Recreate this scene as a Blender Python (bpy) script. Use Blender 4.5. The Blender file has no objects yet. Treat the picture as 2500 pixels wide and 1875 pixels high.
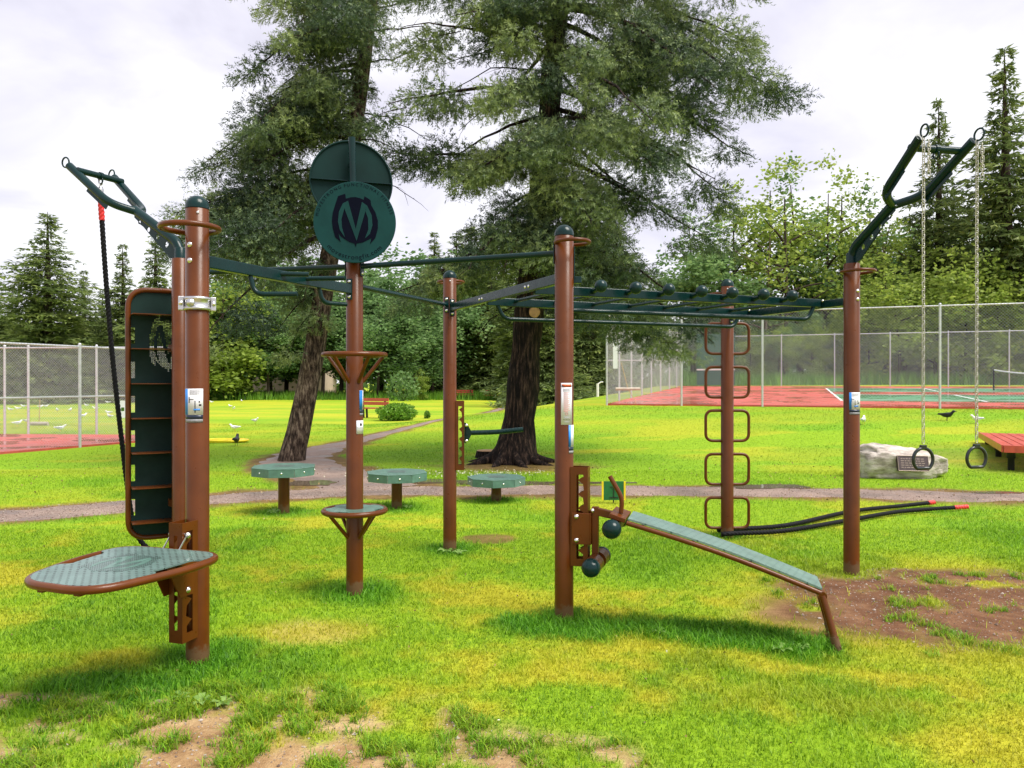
import bpy, math, random
import numpy as np
from mathutils import Vector, Matrix
from mathutils.geometry import tessellate_polygon

random.seed(7)
rng = np.random.default_rng(11)
R = math.radians
SC = bpy.context.scene
COL = SC.collection

# ------------------------------------------------------------------ camera
F = 1878.0            # focal length in pixels of the 2500 px wide photograph
EYE = 1.62
HOR = 933.0
cam_d = bpy.data.cameras.new("camera")
cam_d.sensor_width = 36.0
cam_d.lens = 36.0 * F / 2500.0
cam_d.clip_start = 0.05
cam_d.clip_end = 3000
cam = bpy.data.objects.new("camera", cam_d)
cam.location = (0, 0, EYE)
cam.rotation_euler = (R(90) - math.atan((937.5 - HOR) / F), 0, 0)
COL.objects.link(cam)
SC.camera = cam

# ------------------------------------------------------------------ sky, sun, exposure
SUN_EL, SUN_AZ = R(58), R(62)      # azimuth measured from +y towards +x
EXPO = 1.85
world = bpy.data.worlds.new("World")
SC.world = world
world.use_nodes = True
wn, wl = world.node_tree.nodes, world.node_tree.links
wn.clear()
w_out = wn.new("ShaderNodeOutputWorld")
w_mix = wn.new("ShaderNodeMixShader")
w_sky = wn.new("ShaderNodeTexSky")
w_sky.sky_type = 'NISHITA'
w_sky.sun_disc = False
w_sky.sun_elevation = SUN_EL
w_sky.sun_rotation = SUN_AZ
w_bg1 = wn.new("ShaderNodeBackground"); w_bg1.inputs[1].default_value = 0.08
w_bg2 = wn.new("ShaderNodeBackground"); w_bg2.inputs[1].default_value = 0.335
w_tc = wn.new("ShaderNodeTexCoord")
w_sep = wn.new("ShaderNodeSeparateXYZ")
w_add = wn.new("ShaderNodeMath"); w_add.operation = 'ADD'; w_add.inputs[1].default_value = 0.28
w_abs = wn.new("ShaderNodeMath"); w_abs.operation = 'ABSOLUTE'
w_dx = wn.new("ShaderNodeMath"); w_dx.operation = 'DIVIDE'
w_dy = wn.new("ShaderNodeMath"); w_dy.operation = 'DIVIDE'
w_cmb = wn.new("ShaderNodeCombineXYZ")
w_n1 = wn.new("ShaderNodeTexNoise"); w_n1.inputs['Scale'].default_value = 1.6; w_n1.inputs['Detail'].default_value = 6; w_n1.inputs['Roughness'].default_value = 0.52
w_n1.inputs['Distortion'].default_value = 0.5
w_r = wn.new("ShaderNodeValToRGB")
w_r.color_ramp.elements[0].position = 0.33; w_r.color_ramp.elements[0].color = (0.64, 0.615, 0.71, 1)
w_r.color_ramp.elements[1].position = 0.62; w_r.color_ramp.elements[1].color = (1.0, 0.985, 1.0, 1)
e = w_r.color_ramp.elements.new(0.45); e.color = (0.80, 0.77, 0.86, 1)
wl.new(w_tc.outputs['Generated'], w_sep.inputs[0])
wl.new(w_sep.outputs['Z'], w_abs.inputs[0]); wl.new(w_abs.outputs[0], w_add.inputs[0])
wl.new(w_sep.outputs['X'], w_dx.inputs[0]); wl.new(w_add.outputs[0], w_dx.inputs[1])
wl.new(w_sep.outputs['Y'], w_dy.inputs[0]); wl.new(w_add.outputs[0], w_dy.inputs[1])
wl.new(w_dx.outputs[0], w_cmb.inputs[0]); wl.new(w_dy.outputs[0], w_cmb.inputs[1])
wl.new(w_cmb.outputs[0], w_n1.inputs['Vector'])
wl.new(w_n1.outputs['Fac'], w_r.inputs[0])
wl.new(w_r.outputs[0], w_bg2.inputs[0])
wl.new(w_sky.outputs[0], w_bg1.inputs[0])
w_mix.inputs[0].default_value = 0.92
wl.new(w_bg1.outputs[0], w_mix.inputs[1]); wl.new(w_bg2.outputs[0], w_mix.inputs[2])
wl.new(w_mix.outputs[0], w_out.inputs[0])

sun_d = bpy.data.lights.new("sun", 'SUN')
sun_d.energy = 1.5
sun_d.angle = R(32)
sun_d.color = (1.0, 0.96, 0.88)
sun = bpy.data.objects.new("sun", sun_d)
COL.objects.link(sun)
sdir = Vector((math.cos(SUN_EL) * math.sin(SUN_AZ), math.cos(SUN_EL) * math.cos(SUN_AZ) * -1.0, math.sin(SUN_EL)))
w_sky.sun_rotation = math.atan2(sdir.x, sdir.y)
sun.rotation_euler = sdir.to_track_quat('Z', 'Y').to_euler()
sun.location = (0, 0, 30)
vs = SC.view_settings
vs.view_transform = 'Standard'; vs.look = 'None'; vs.exposure = EXPO; vs.gamma = 1.0
vs.use_curve_mapping = False
SC.render.engine = 'CYCLES'
SC.cycles.use_denoising = True
SC.cycles.max_bounces = 8
SC.cycles.transparent_max_bounces = 8

# ------------------------------------------------------------------ helpers
def at(px, py, d):
    """point seen at a pixel of the photograph, at depth d"""
    return Vector(((px - 1250.0) / F * d, d, EYE - (py - HOR) / F * d))
def gd(py, z=0.0):
    return (EYE - z) * F / (py - HOR)
def ground(px, py, z=0.0):
    d = gd(py, z)
    return ((px - 1250.0) / F * d, d)

def hash2(ix, iy, seed):
    h = (ix.astype(np.int64) * 374761393 + iy.astype(np.int64) * 668265263 + seed * 974711) & 0x7fffffff
    h = ((h ^ (h >> 13)) * 1274126177) & 0x7fffffff
    h = h ^ (h >> 16)
    return (h & 0xffff) / 65535.0
def vnoise(x, y, seed=0):
    x = np.asarray(x, float); y = np.asarray(y, float)
    ix, iy = np.floor(x), np.floor(y)
    fx, fy = x - ix, y - iy
    fx = fx * fx * (3 - 2 * fx); fy = fy * fy * (3 - 2 * fy)
    a = hash2(ix, iy, seed); b = hash2(ix + 1, iy, seed); c = hash2(ix, iy + 1, seed); d = hash2(ix + 1, iy + 1, seed)
    return (a * (1 - fx) + b * fx) * (1 - fy) + (c * (1 - fx) + d * fx) * fy
def fbm(x, y, s=1.0, o=4, seed=0):
    t, a, w = 0.0, 0.5, 0.0
    for k in range(o):
        t = t + a * vnoise(np.asarray(x) * s + 17.3 * k, np.asarray(y) * s + 9.1 * k, seed + k)
        w += a; a *= 0.5; s *= 2.03
    return t / w
def sstep(a, b, x):
    t = np.clip((np.asarray(x, float) - a) / (b - a), 0, 1)
    return t * t * (3 - 2 * t)

class MB:
    """collects verts and faces, links them as ONE mesh object"""
    def __init__(s): s.v = []; s.f = []; s.s = []
    def add(s, vs, fs, smooth=False):
        o = len(s.v); s.v += [tuple(p) for p in vs]
        for f in fs: s.f.append(tuple(i + o for i in f)); s.s.append(smooth)
        return s
    def tube(s, pts, r, seg=12, closed=False, cap=True, lobes=0, twist=0.0, rough=0.0):
        pts = [Vector(p) for p in pts]; n = len(pts)
        rad = list(r) if isinstance(r, (list, tuple, np.ndarray)) else [r] * n
        T = []
        for i in range(n):
            if closed: t = pts[(i + 1) % n] - pts[i - 1]
            else: t = pts[min(i + 1, n - 1)] - pts[max(i - 1, 0)]
            T.append(t.normalized() if t.length > 1e-9 else Vector((0, 0, 1)))
        a = Vector((0, 0, 1)) if abs(T[0].z) < 0.9 else Vector((1, 0, 0))
        N = (a - T[0] * a.dot(T[0])).normalized()
        ns = [N]
        for i in range(1, n):
            N = ns[-1] - T[i] * ns[-1].dot(T[i])
            ns.append(N.normalized() if N.length > 1e-6 else ns[-1])
        if closed:                       # spread the closing twist
            b0 = T[0].cross(ns[0]); N = ns[-1] - T[0] * ns[-1].dot(T[0]); N.normalize()
            ang = math.atan2(N.dot(b0), N.dot(ns[0]))
        V, Fc = [], []; acc = 0.0
        for i in range(n):
            if i: acc += (pts[i] - pts[i - 1]).length
            B = T[i].cross(ns[i]); off = (-ang * i / n) if closed else 0.0
            for k in range(seg):
                th = 2 * math.pi * k / seg + off; q = rad[i]
                if lobes: q *= 0.74 + 0.26 * abs(math.cos(lobes * 0.5 * (th - acc * twist)))
                if rough: q *= 1 + rough * (random.random() - 0.5)
                V.append(pts[i] + (ns[i] * math.cos(th) + B * math.sin(th)) * q)
        for i in range(n if closed else n - 1):
            j = (i + 1) % n
            for k in range(seg):
                k2 = (k + 1) % seg
                Fc.append((i * seg + k, i * seg + k2, j * seg + k2, j * seg + k))
        s.add(V, Fc, True)
        if cap and not closed:
            s.add(V[:seg], [tuple(range(seg - 1, -1, -1))]); s.add(V[-seg:], [tuple(range(seg))])
        return s
    def box(s, c, size, M=None):
        hx, hy, hz = size[0] / 2, size[1] / 2, size[2] / 2
        P = [Vector((x, y, z)) for x in (-hx, hx) for y in (-hy, hy) for z in (-hz, hz)]
        c = Vector(c); P = [(M @ p if M is not None else p) + c for p in P]
        return s.add(P, [(0, 1, 3, 2), (4, 6, 7, 5), (0, 4, 5, 1), (2, 3, 7, 6), (0, 2, 6, 4), (1, 5, 7, 3)])
    def bar(s, p, q, w, h, up=(0, 0, 1)):
        p, q = Vector(p), Vector(q); x = (q - p).normalized(); u = Vector(up)
        y = u.cross(x).normalized(); z = x.cross(y)
        M = Matrix((x, y, z)).transposed()
        return s.box((p + q) / 2, ((q - p).length, w, h), M)
    def lathe(s, prof, c=(0, 0, 0), seg=24, M=None, smooth=True):
        c = Vector(c); V = []; n = len(prof)
        for r, z in prof:
            for k in range(seg):
                th = 2 * math.pi * k / seg
                p = Vector((r * math.cos(th), r * math.sin(th), z)); V.append((M @ p if M is not None else p) + c)
        Fc = [(i * seg + k, i * seg + (k + 1) % seg, (i + 1) * seg + (k + 1) % seg, (i + 1) * seg + k) for i in range(n - 1) for k in range(seg)]
        s.add(V, Fc, smooth)
        if prof[0][0] > 1e-4: s.add(V[:seg], [tuple(range(seg - 1, -1, -1))])
        if prof[-1][0] > 1e-4: s.add(V[-seg:], [tuple(range(seg))])
        return s
    def sphere(s, c, r, seg=20, rings=12, lo=-90, sz=1.0):
        prof = []
        for i in range(rings + 1):
            a = R(lo + (90 - lo) * i / rings); prof.append((max(r * math.cos(a), 1e-5), r * math.sin(a) * sz))
        return s.lathe(prof, c, seg)
    def prism(s, poly, z0, z1, M=None, o=(0, 0, 0), holes=()):
        """outline in local xy (holes allowed) extruded from z0 to z1, frame M, origin o"""
        loops = [list(poly)] + [list(h) for h in holes]
        flat = [p for L in loops for p in L]; n = len(flat); o = Vector(o)
        tris = tessellate_polygon([[Vector((p[0], p[1], 0)) for p in L] for L in loops])
        T = lambda x, y, z: (M @ Vector((x, y, z)) if M is not None else Vector((x, y, z))) + o
        V = [T(p[0], p[1], z0) for p in flat] + [T(p[0], p[1], z1) for p in flat]
        Fc = []
        for t in tris:
            a, b, c = t
            ar = (flat[b][0] - flat[a][0]) * (flat[c][1] - flat[a][1]) - (flat[c][0] - flat[a][0]) * (flat[b][1] - flat[a][1])
            if ar < 0: b, c = c, b
            Fc.append((a + n, b + n, c + n)); Fc.append((c, b, a))
        k = 0
        for L in loops:
            m = len(L)
            ar = sum(L[i][0] * L[(i + 1) % m][1] - L[(i + 1) % m][0] * L[i][1] for i in range(m))
            first = (k == 0); ccw = ar > 0
            for i in range(m):
                i0, i1 = k + i, k + (i + 1) % m
                q = (i0, i1, i1 + n, i0 + n)
                Fc.append(q if ccw == first else q[::-1])
            k += m
        return s.add(V, Fc)
    def build(s, name, mat, parent=None, bevel=0.0, loc=None):
        me = bpy.data.meshes.new(name)
        r = parent; off = Vector(loc) if loc is not None else Vector((0, 0, 0))
        while r is not None:
            off = off + Vector(r.location); r = r.parent
        me.from_pydata([(p[0] - off.x, p[1] - off.y, p[2] - off.z) for p in s.v], [], s.f)
        me.polygons.foreach_set('use_smooth', s.s)
        me.materials.append(mat)
        ob = bpy.data.objects.new(name, me); COL.objects.link(ob)
        if loc is not None: ob.location = loc
        if parent is not None: ob.parent = parent
        if bevel:
            m = ob.modifiers.new("bevel", 'BEVEL'); m.width = bevel; m.segments = 2; m.limit_method = 'ANGLE'; m.angle_limit = R(40)
        return ob

def tag(o, label=None, cat=None, group=None, kind=None):
    if label: o['label'] = label
    if cat: o['category'] = cat
    if group: o['group'] = group
    if kind: o['kind'] = kind
    return o
def thing(name, label, cat, loc=(0, 0, 0), rz=0.0, group=None):
    o = bpy.data.objects.new(name, None); COL.objects.link(o)
    o.location = loc; o.rotation_euler = (0, 0, rz); o.empty_display_size = 0.1
    return tag(o, label, cat, group)
def copy_tree(o, parent=None):
    c = o.copy(); COL.objects.link(c); c.parent = parent
    for ch in [x for x in o.children]: copy_tree(ch, c)
    return c
def arc(c, r, a0, a1, n, ax=Vector((1, 0, 0)), ay=Vector((0, 0, 1))):
    return [Vector(c) + ax * (r * math.cos(a0 + (a1 - a0) * i / n)) + ay * (r * math.sin(a0 + (a1 - a0) * i / n)) for i in range(n + 1)]
def fillet(pts, rad, n=6, closed=False):
    """rounds the corners of a polyline"""
    pts = [Vector(p) for p in pts]; N = len(pts); out = []
    for i in range(N):
        if not closed and i in (0, N - 1): out.append(pts[i]); continue
        p, a, b = pts[i], pts[i - 1], pts[(i + 1) % N]
        r_ = rad[i] if isinstance(rad, (list, tuple)) else rad
        da, db = (a - p), (b - p)
        q = min(r_, da.length * 0.49, db.length * 0.49)
        A, Bq = p + da.normalized() * q, p + db.normalized() * q
        for k in range(n + 1):
            t = k / n; out.append(A * (1 - t) ** 2 + p * 2 * t * (1 - t) + Bq * t * t)
    return out
def smooth_path(pts, n=8):
    pts = [Vector(p) for p in pts]; P = [pts[0]] + pts + [pts[-1]]; out = []
    for i in range(1, len(P) - 2):
        for k in range(n):
            t = k / n; a, b, c, d = P[i - 1], P[i], P[i + 1], P[i + 2]
            out.append(0.5 * ((2 * b) + (c - a) * t + (2 * a - 5 * b + 4 * c - d) * t * t + (3 * b - a - 3 * c + d) * t ** 3))
    out.append(pts[-1]); return out
def axes(x, y, z): return Matrix((Vector(x), Vector(y), Vector(z))).transposed()
def circ(cx, cy, r, n=14): return [(cx + r * math.cos(2 * math.pi * k / n), cy + r * math.sin(2 * math.pi * k / n)) for k in range(n)]

def tri_mesh(name, V, mat, parent=None, attrs=None, faces=None, smooth=False, loc=(0, 0, 0)):
    """fast mesh from arrays; V (n,3,3) loose triangles, or (n,3) with faces (m,3)"""
    if faces is None:
        V = np.asarray(V, np.float32).reshape(-1, 3); faces = np.arange(len(V), dtype=np.int32).reshape(-1, 3)
    V = np.asarray(V, np.float32) - np.asarray(loc, np.float32); faces = np.asarray(faces, np.int32); m = len(faces)
    me = bpy.data.meshes.new(name)
    me.vertices.add(len(V)); me.vertices.foreach_set('co', V.ravel())
    me.loops.add(m * 3); me.loops.foreach_set('vertex_index', faces.ravel())
    me.polygons.add(m); me.polygons.foreach_set('loop_start', np.arange(0, m * 3, 3, dtype=np.int32))
    try: me.polygons.foreach_set('loop_total', np.full(m, 3, np.int32))
    except Exception: pass
    me.polygons.foreach_set('use_smooth', np.full(m, smooth, bool))
    for k, (typ, arr) in (attrs or {}).items():
        a = me.attributes.new(k, typ, 'POINT')
        a.data.foreach_set('value' if typ == 'FLOAT' else 'color', np.asarray(arr, np.float32).ravel())
    me.materials.append(mat); me.update(calc_edges=True); me.validate()
    ob = bpy.data.objects.new(name, me); COL.objects.link(ob)
    ob.location = loc
    if parent is not None: ob.parent = parent
    return ob

# ------------------------------------------------------------------ materials
def new_mat(name):
    m = bpy.data.materials.new(name); m.use_nodes = True
    nt = m.node_tree; b = nt.nodes['Principled BSDF']
    return m, nt, b
def noise_node(nt, scale, detail=4, rough=0.55, coord='Object', vec=None):
    t = nt.nodes.new("ShaderNodeTexNoise"); t.inputs['Scale'].default_value = scale
    t.inputs['Detail'].default_value = detail; t.inputs['Roughness'].default_value = rough
    if vec is None:
        tc = nt.nodes.new("ShaderNodeTexCoord"); vec = tc.outputs[coord]
    nt.links.new(vec, t.inputs['Vector']); return t
def ramp(nt, src, stops):
    r = nt.nodes.new("ShaderNodeValToRGB"); cr = r.color_ramp
    while len(cr.elements) < len(stops): cr.elements.new(0.5)
    for e_, (p, c) in zip(cr.elements, stops): e_.position = p; e_.color = (*c, 1)
    nt.links.new(src, r.inputs[0]); return r
def bump(nt, b, src, strength=0.3, dist=0.01):
    n = nt.nodes.new("ShaderNodeBump"); n.inputs['Strength'].default_value = strength; n.inputs['Distance'].default_value = dist
    nt.links.new(src, n.inputs['Height']); nt.links.new(n.outputs[0], b.inputs['Normal']); return n
def paint(name, c, rough=0.28, var=0.18, coat=0.5, metal=0.0, scale=6.0, spec=0.4, splash=False):
    """glossy powder coat: faint colour drift, orange-peel relief and rain droplets"""
    m, nt, b = new_mat(name)
    n = noise_node(nt, scale, 5)
    lo = tuple(x * (1 - var) for x in c); hi = tuple(min(1, x * (1 + var)) for x in c)
    r = ramp(nt, n.outputs['Fac'], [(0.3, lo), (0.7, hi)])
    col = r.outputs[0]
    if splash:      # soil splashed up the feet of the posts by rain, faint scuffs higher up
        geo = nt.nodes.new("ShaderNodeNewGeometry"); sx = nt.nodes.new("ShaderNodeSeparateXYZ"); nt.links.new(geo.outputs['Position'], sx.inputs[0])
        mr = nt.nodes.new("ShaderNodeMapRange"); mr.inputs['From Min'].default_value = 0.16; mr.inputs['From Max'].default_value = 0.0; nt.links.new(sx.outputs['Z'], mr.inputs['Value'])
        nn = noise_node(nt, 28, 5, 0.7, vec=geo.outputs['Position']); ad = nt.nodes.new("ShaderNodeMath"); ad.operation = 'ADD'; nt.links.new(mr.outputs[0], ad.inputs[0]); nt.links.new(nn.outputs['Fac'], ad.inputs[1])
        rm = ramp(nt, ad.outputs[0], [(0.80, (0, 0, 0)), (1.35, (0.6, 0.6, 0.6))])
        mx = nt.nodes.new("ShaderNodeMix"); mx.data_type = 'RGBA'; nt.links.new(rm.outputs[0], mx.inputs['Factor']); nt.links.new(col, mx.inputs['A']); mx.inputs['B'].default_value = (0.13, 0.09, 0.05, 1)
        col = mx.outputs['Result']
    nt.links.new(col, b.inputs['Base Color'])
    b.inputs['Metallic'].default_value = metal; b.inputs['Specular IOR Level'].default_value = spec
    b.inputs['Coat Weight'].default_value = coat; b.inputs['Coat Roughness'].default_value = 0.08
    rr = nt.nodes.new("ShaderNodeMapRange"); rr.inputs['To Min'].default_value = rough * 0.8; rr.inputs['To Max'].default_value = rough * 1.5
    n2 = noise_node(nt, 23, 3); nt.links.new(n2.outputs['Fac'], rr.inputs['Value']); nt.links.new(rr.outputs[0], b.inputs['Roughness'])
    vor = nt.nodes.new("ShaderNodeTexVoronoi"); vor.inputs['Scale'].default_value = 55
    tc = nt.nodes.new("ShaderNodeTexCoord"); nt.links.new(tc.outputs['Object'], vor.inputs['Vector'])
    dr = ramp(nt, vor.outputs['Distance'], [(0.10, (1, 1, 1)), (0.24, (0, 0, 0))])
    bump(nt, b, dr.outputs[0], 0.05, 0.002)
    return m
def plain(name, c, rough=0.6, metal=0.0, var=0.15, scale=8.0, bmp=0.0, coat=0.0, spec=0.4):
    m, nt, b = new_mat(name)
    n = noise_node(nt, scale, 5)
    lo = tuple(x * (1 - var) for x in c); hi = tuple(min(1, x * (1 + var)) for x in c)
    r = ramp(nt, n.outputs['Fac'], [(0.3, lo), (0.7, hi)])
    nt.links.new(r.outputs[0], b.inputs['Base Color'])
    b.inputs['Roughness'].default_value = rough; b.inputs['Metallic'].default_value = metal
    b.inputs['Coat Weight'].default_value = coat; b.inputs['Specular IOR Level'].default_value = spec
    if bmp: bump(nt, b, n.outputs['Fac'], bmp, 0.02)
    return m

BROWN = paint("brown_powder_coat", (0.106, 0.0275, 0.0034), 0.27, 0.16, 0.04, spec=0.30, splash=True)
GREEN = paint("dark_green_powder_coat", (0.0022, 0.021, 0.021), 0.24, 0.2, 0.10, spec=0.22)
SHADEDPLATE = paint("shaded_panel_paint", (0.006, 0.024, 0.020), 0.5, 0.2, 0.0, spec=0.2)  # dark green plate, colour darkened further to stand in for shade between the ribs
PLATE = paint("green_plate_paint", (0.085, 0.175, 0.140), 0.40, 0.18, 0.35, scale=12)
SIGNG = paint("sign_green", (0.006, 0.042, 0.042), 0.5, 0.15, 0.0, spec=0.12)
BACKG = paint("sign_back_green", (0.003, 0.022, 0.021), 0.5, 0.15, 0.0, spec=0.15)
EMBLEM = plain("emblem_ink", (0.002, 0.003, 0.010), 0.6, spec=0.05)
STEEL = plain("galvanised_steel", (0.55, 0.55, 0.57), 0.32, 0.9, 0.12, 30)
BRIGHT = plain("bright_bolt_steel", (0.75, 0.74, 0.72), 0.22, 1.0, 0.1, 30)
CHAIN = plain("zinc_chain", (0.52, 0.50, 0.44), 0.4, 0.6, 0.15, 40)
ROPE = plain("black_rope", (0.006, 0.006, 0.008), 0.6, 0, 0.5, 60, 0.4, spec=0.15)
REDTAPE = plain("red_rope_end", (0.62, 0.03, 0.03), 0.4, 0, 0.15, 50)
RUBBER = plain("black_handle_plastic", (0.009, 0.014, 0.014), 0.3, 0, 0.3, 30, 0, 0.3)
WHITE = plain("white_label", (0.72, 0.72, 0.76), 0.4, 0, 0.04)
BLUE = plain("blue_print", (0.02, 0.22, 0.68), 0.4, 0, 0.08)
ORANGE = plain("orange_print", (0.75, 0.13, 0.02), 0.4, 0, 0.06)
INK = plain("black_print", (0.02, 0.02, 0.025), 0.5)
GREYINK = plain("grey_print", (0.36, 0.36, 0.40), 0.5)
PINKINK = plain("red_print", (0.55, 0.20, 0.18), 0.5)
DARKLABEL = plain("dark_label_foot", (0.015, 0.025, 0.05), 0.3)
GREYFOIL = plain("grey_label_foot", (0.22, 0.22, 0.23), 0.5, 0, 0.3, 60)
FENCEM = plain("galvanised_fence_pipe", (0.60, 0.61, 0.64), 0.42, 0.55, 0.12, 12)
WIREM = plain("galvanised_wire", (0.44, 0.45, 0.47), 0.5, 0.3, 0.1)
REDWOOD = plain("red_bench_paint", (0.52, 0.075, 0.05), 0.42, 0, 0.22, 9, 0.15, 0.2)
BLACKM = plain("black_bench_iron", (0.012, 0.012, 0.014), 0.45, 0, 0.3)
COURTRED = None
YELLOW = plain("yellow_plastic", (0.80, 0.60, 0.02), 0.45, 0, 0.15)
SIGNGREEN = plain("bright_green_board", (0.012, 0.12, 0.035), 0.5, 0, 0.2)
CREAM = plain("cream_edge", (0.75, 0.70, 0.45), 0.5, 0, 0.1)
GULLW = plain("gull_white_feathers", (0.80, 0.80, 0.82), 0.7, 0, 0.06)
GULLG = plain("gull_grey_wing", (0.38, 0.40, 0.44), 0.7, 0, 0.1)
CROWM = plain("crow_black_feathers", (0.014, 0.014, 0.018), 0.5, 0, 0.3)
BEAKY = plain("gull_beak", (0.7, 0.42, 0.05), 0.5)
BRONZE = plain("bronze_plaque", (0.10, 0.075, 0.075), 0.38, 0.5, 0.2, 30)
BRONZEHI = plain("bronze_letters", (0.34, 0.27, 0.22), 0.4, 0.6, 0.1)
WOODCUT = plain("cut_wood", (0.46, 0.27, 0.13), 0.7, 0, 0.25, 14, 0.2)
HOUSEW = plain("house_wall", (0.55, 0.42, 0.36), 0.8, 0, 0.1, 3)
HOUSER = plain("house_roof", (0.10, 0.07, 0.065), 0.8, 0, 0.2, 3)
GLASS = plain("dark_window_glass", (0.03, 0.04, 0.05), 0.1)
TARP = plain("green_windscreen_cloth", (0.05, 0.13, 0.10), 0.7, 0, 0.15)
NETM = plain("black_net", (0.02, 0.025, 0.03), 0.8)
LINEW = plain("white_line_paint", (0.70, 0.70, 0.70), 0.5, 0, 0.08)

def dotted(name, c, dark, sp, rad, rough=0.2, coat=0.7):
    """painted plate drilled with a staggered grid of small holes"""
    m, nt, b = new_mat(name); L = nt.links
    tc = nt.nodes.new("ShaderNodeTexCoord"); sx = nt.nodes.new("ShaderNodeSeparateXYZ"); L.new(tc.outputs['Object'], sx.inputs[0])
    def mth(op, a, v=None, b_=None):
        q = nt.nodes.new("ShaderNodeMath"); q.operation = op
        if hasattr(a, 'node'): L.new(a, q.inputs[0])
        else: q.inputs[0].default_value = a
        if b_ is not None: L.new(b_, q.inputs[1])
        elif v is not None: q.inputs[1].default_value = v
        return q.outputs[0]
    x = mth('DIVIDE', sx.outputs['X'], sp); y = mth('DIVIDE', sx.outputs['Y'], sp * 1.0)
    row = mth('MULTIPLY', mth('FLOORED_MODULO', mth('FLOOR', y), 2.0), 0.5)
    fx = mth('SUBTRACT', mth('FRACT', mth('ADD', x, None, row)), 0.5); fy = mth('SUBTRACT', mth('FRACT', y), 0.5)
    d = mth('SQRT', mth('ADD', mth('MULTIPLY', fx, None, fx), None, mth('MULTIPLY', fy, None, fy)))
    hole = mth('LESS_THAN', d, rad)
    n = noise_node(nt, 9, 5)
    r = ramp(nt, n.outputs['Fac'], [(0.3, tuple(v * 0.82 for v in c)), (0.7, tuple(v * 1.18 for v in c))])
    mx = nt.nodes.new("ShaderNodeMix"); mx.data_type = 'RGBA'; L.new(hole, mx.inputs['Factor']); L.new(r.outputs[0], mx.inputs['A']); mx.inputs['B'].default_value = (*dark, 1)
    L.new(mx.outputs['Result'], b.inputs['Base Color'])
    b.inputs['Roughness'].default_value = rough
    cw = mth('MULTIPLY', mth('SUBTRACT', 1.0, None, hole), coat); L.new(cw, b.inputs['Coat Weight']); b.inputs['Coat Roughness'].default_value = 0.12
    bump(nt, b, mth('SUBTRACT', 1.0, None, hole), 0.5, 0.003)
    return m
DOTS = dotted("perforated_green_plate", (0.105, 0.175, 0.155), (0.006, 0.012, 0.008), 0.036, 0.19, 0.42, 0.25)
DOTS2 = dotted("finely_perforated_plate", (0.085, 0.15, 0.13), (0.008, 0.014, 0.01), 0.011, 0.30, 0.35, 0.3)

# ground and grass share one colour recipe, driven by the masks stored on the mesh (soil, lush, dry)
def lawn_material(name, blade=False):
    m, nt, b = new_mat(name); L = nt.links
    at_ = nt.nodes.new("ShaderNodeAttribute"); at_.attribute_name = "lawn"
    sp = nt.nodes.new("ShaderNodeSeparateColor"); L.new(at_.outputs['Color'], sp.inputs[0])
    geo = nt.nodes.new("ShaderNodeNewGeometry")
    if blade:
        ra = nt.nodes.new("ShaderNodeAttribute"); ra.attribute_name = "rnd"; nz = ra.outputs['Fac']
    else:
        n1 = noise_node(nt, 14, 6, 0.7, vec=geo.outputs['Position']); nz = n1.outputs['Fac']
    def cr(lo, hi): return ramp(nt, nz, [(0.25, lo), (0.75, hi)]).outputs[0]
    def mix(f, a, c):
        q = nt.nodes.new("ShaderNodeMix"); q.data_type = 'RGBA'; L.new(f, q.inputs['Factor']); L.new(a, q.inputs['A']); L.new(c, q.inputs['B']); return q.outputs['Result']
    mid = cr((0.105, 0.250, 0.005), (0.31, 0.51, 0.020))
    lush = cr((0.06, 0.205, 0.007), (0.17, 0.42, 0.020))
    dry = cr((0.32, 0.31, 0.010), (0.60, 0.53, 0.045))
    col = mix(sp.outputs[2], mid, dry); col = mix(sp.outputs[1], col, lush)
    if not blade:
        n2 = noise_node(nt, 3.1, 8, 0.75, vec=geo.outputs['Position'])
        red = ramp(nt, n2.outputs['Fac'], [(0.28, (0.075, 0.034, 0.018)), (0.5, (0.165, 0.078, 0.040)), (0.7, (0.30, 0.165, 0.085))]).outputs[0]
        soil = ramp(nt, n2.outputs['Fac'], [(0.28, (0.16, 0.085, 0.04)), (0.46, (0.36, 0.22, 0.105)), (0.66, (0.60, 0.43, 0.23))]).outputs[0]
        n3 = noise_node(nt, 60, 4, 0.7, vec=geo.outputs['Position'])
        soil = mix(at_.outputs['Alpha'], soil, red)
        col = mix(sp.outputs[0], col, soil)
        bump(nt, b, n3.outputs['Fac'], 0.7, 0.03)
        b.inputs['Roughness'].default_value = 0.9
        b.inputs['Specular IOR Level'].default_value = 0.15
        L.new(col, b.inputs['Base Color'])
    else:
        b.inputs['Roughness'].default_value = 0.5; b.inputs['Specular IOR Level'].default_value = 0.25
        L.new(col, b.inputs['Base Color'])
        tr = nt.nodes.new("ShaderNodeBsdfTranslucent"); L.new(col, tr.inputs[0])
        ms = nt.nodes.new("ShaderNodeMixShader"); ms.inputs[0].default_value = 0.4
        L.new(b.outputs[0], ms.inputs[1]); L.new(tr.outputs[0], ms.inputs[2]); L.new(ms.outputs[0], nt.nodes['Material Output'].inputs[0])
    return m
LAWN = lawn_material("lawn_ground")
BLADE = lawn_material("grass_blades", True)

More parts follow.
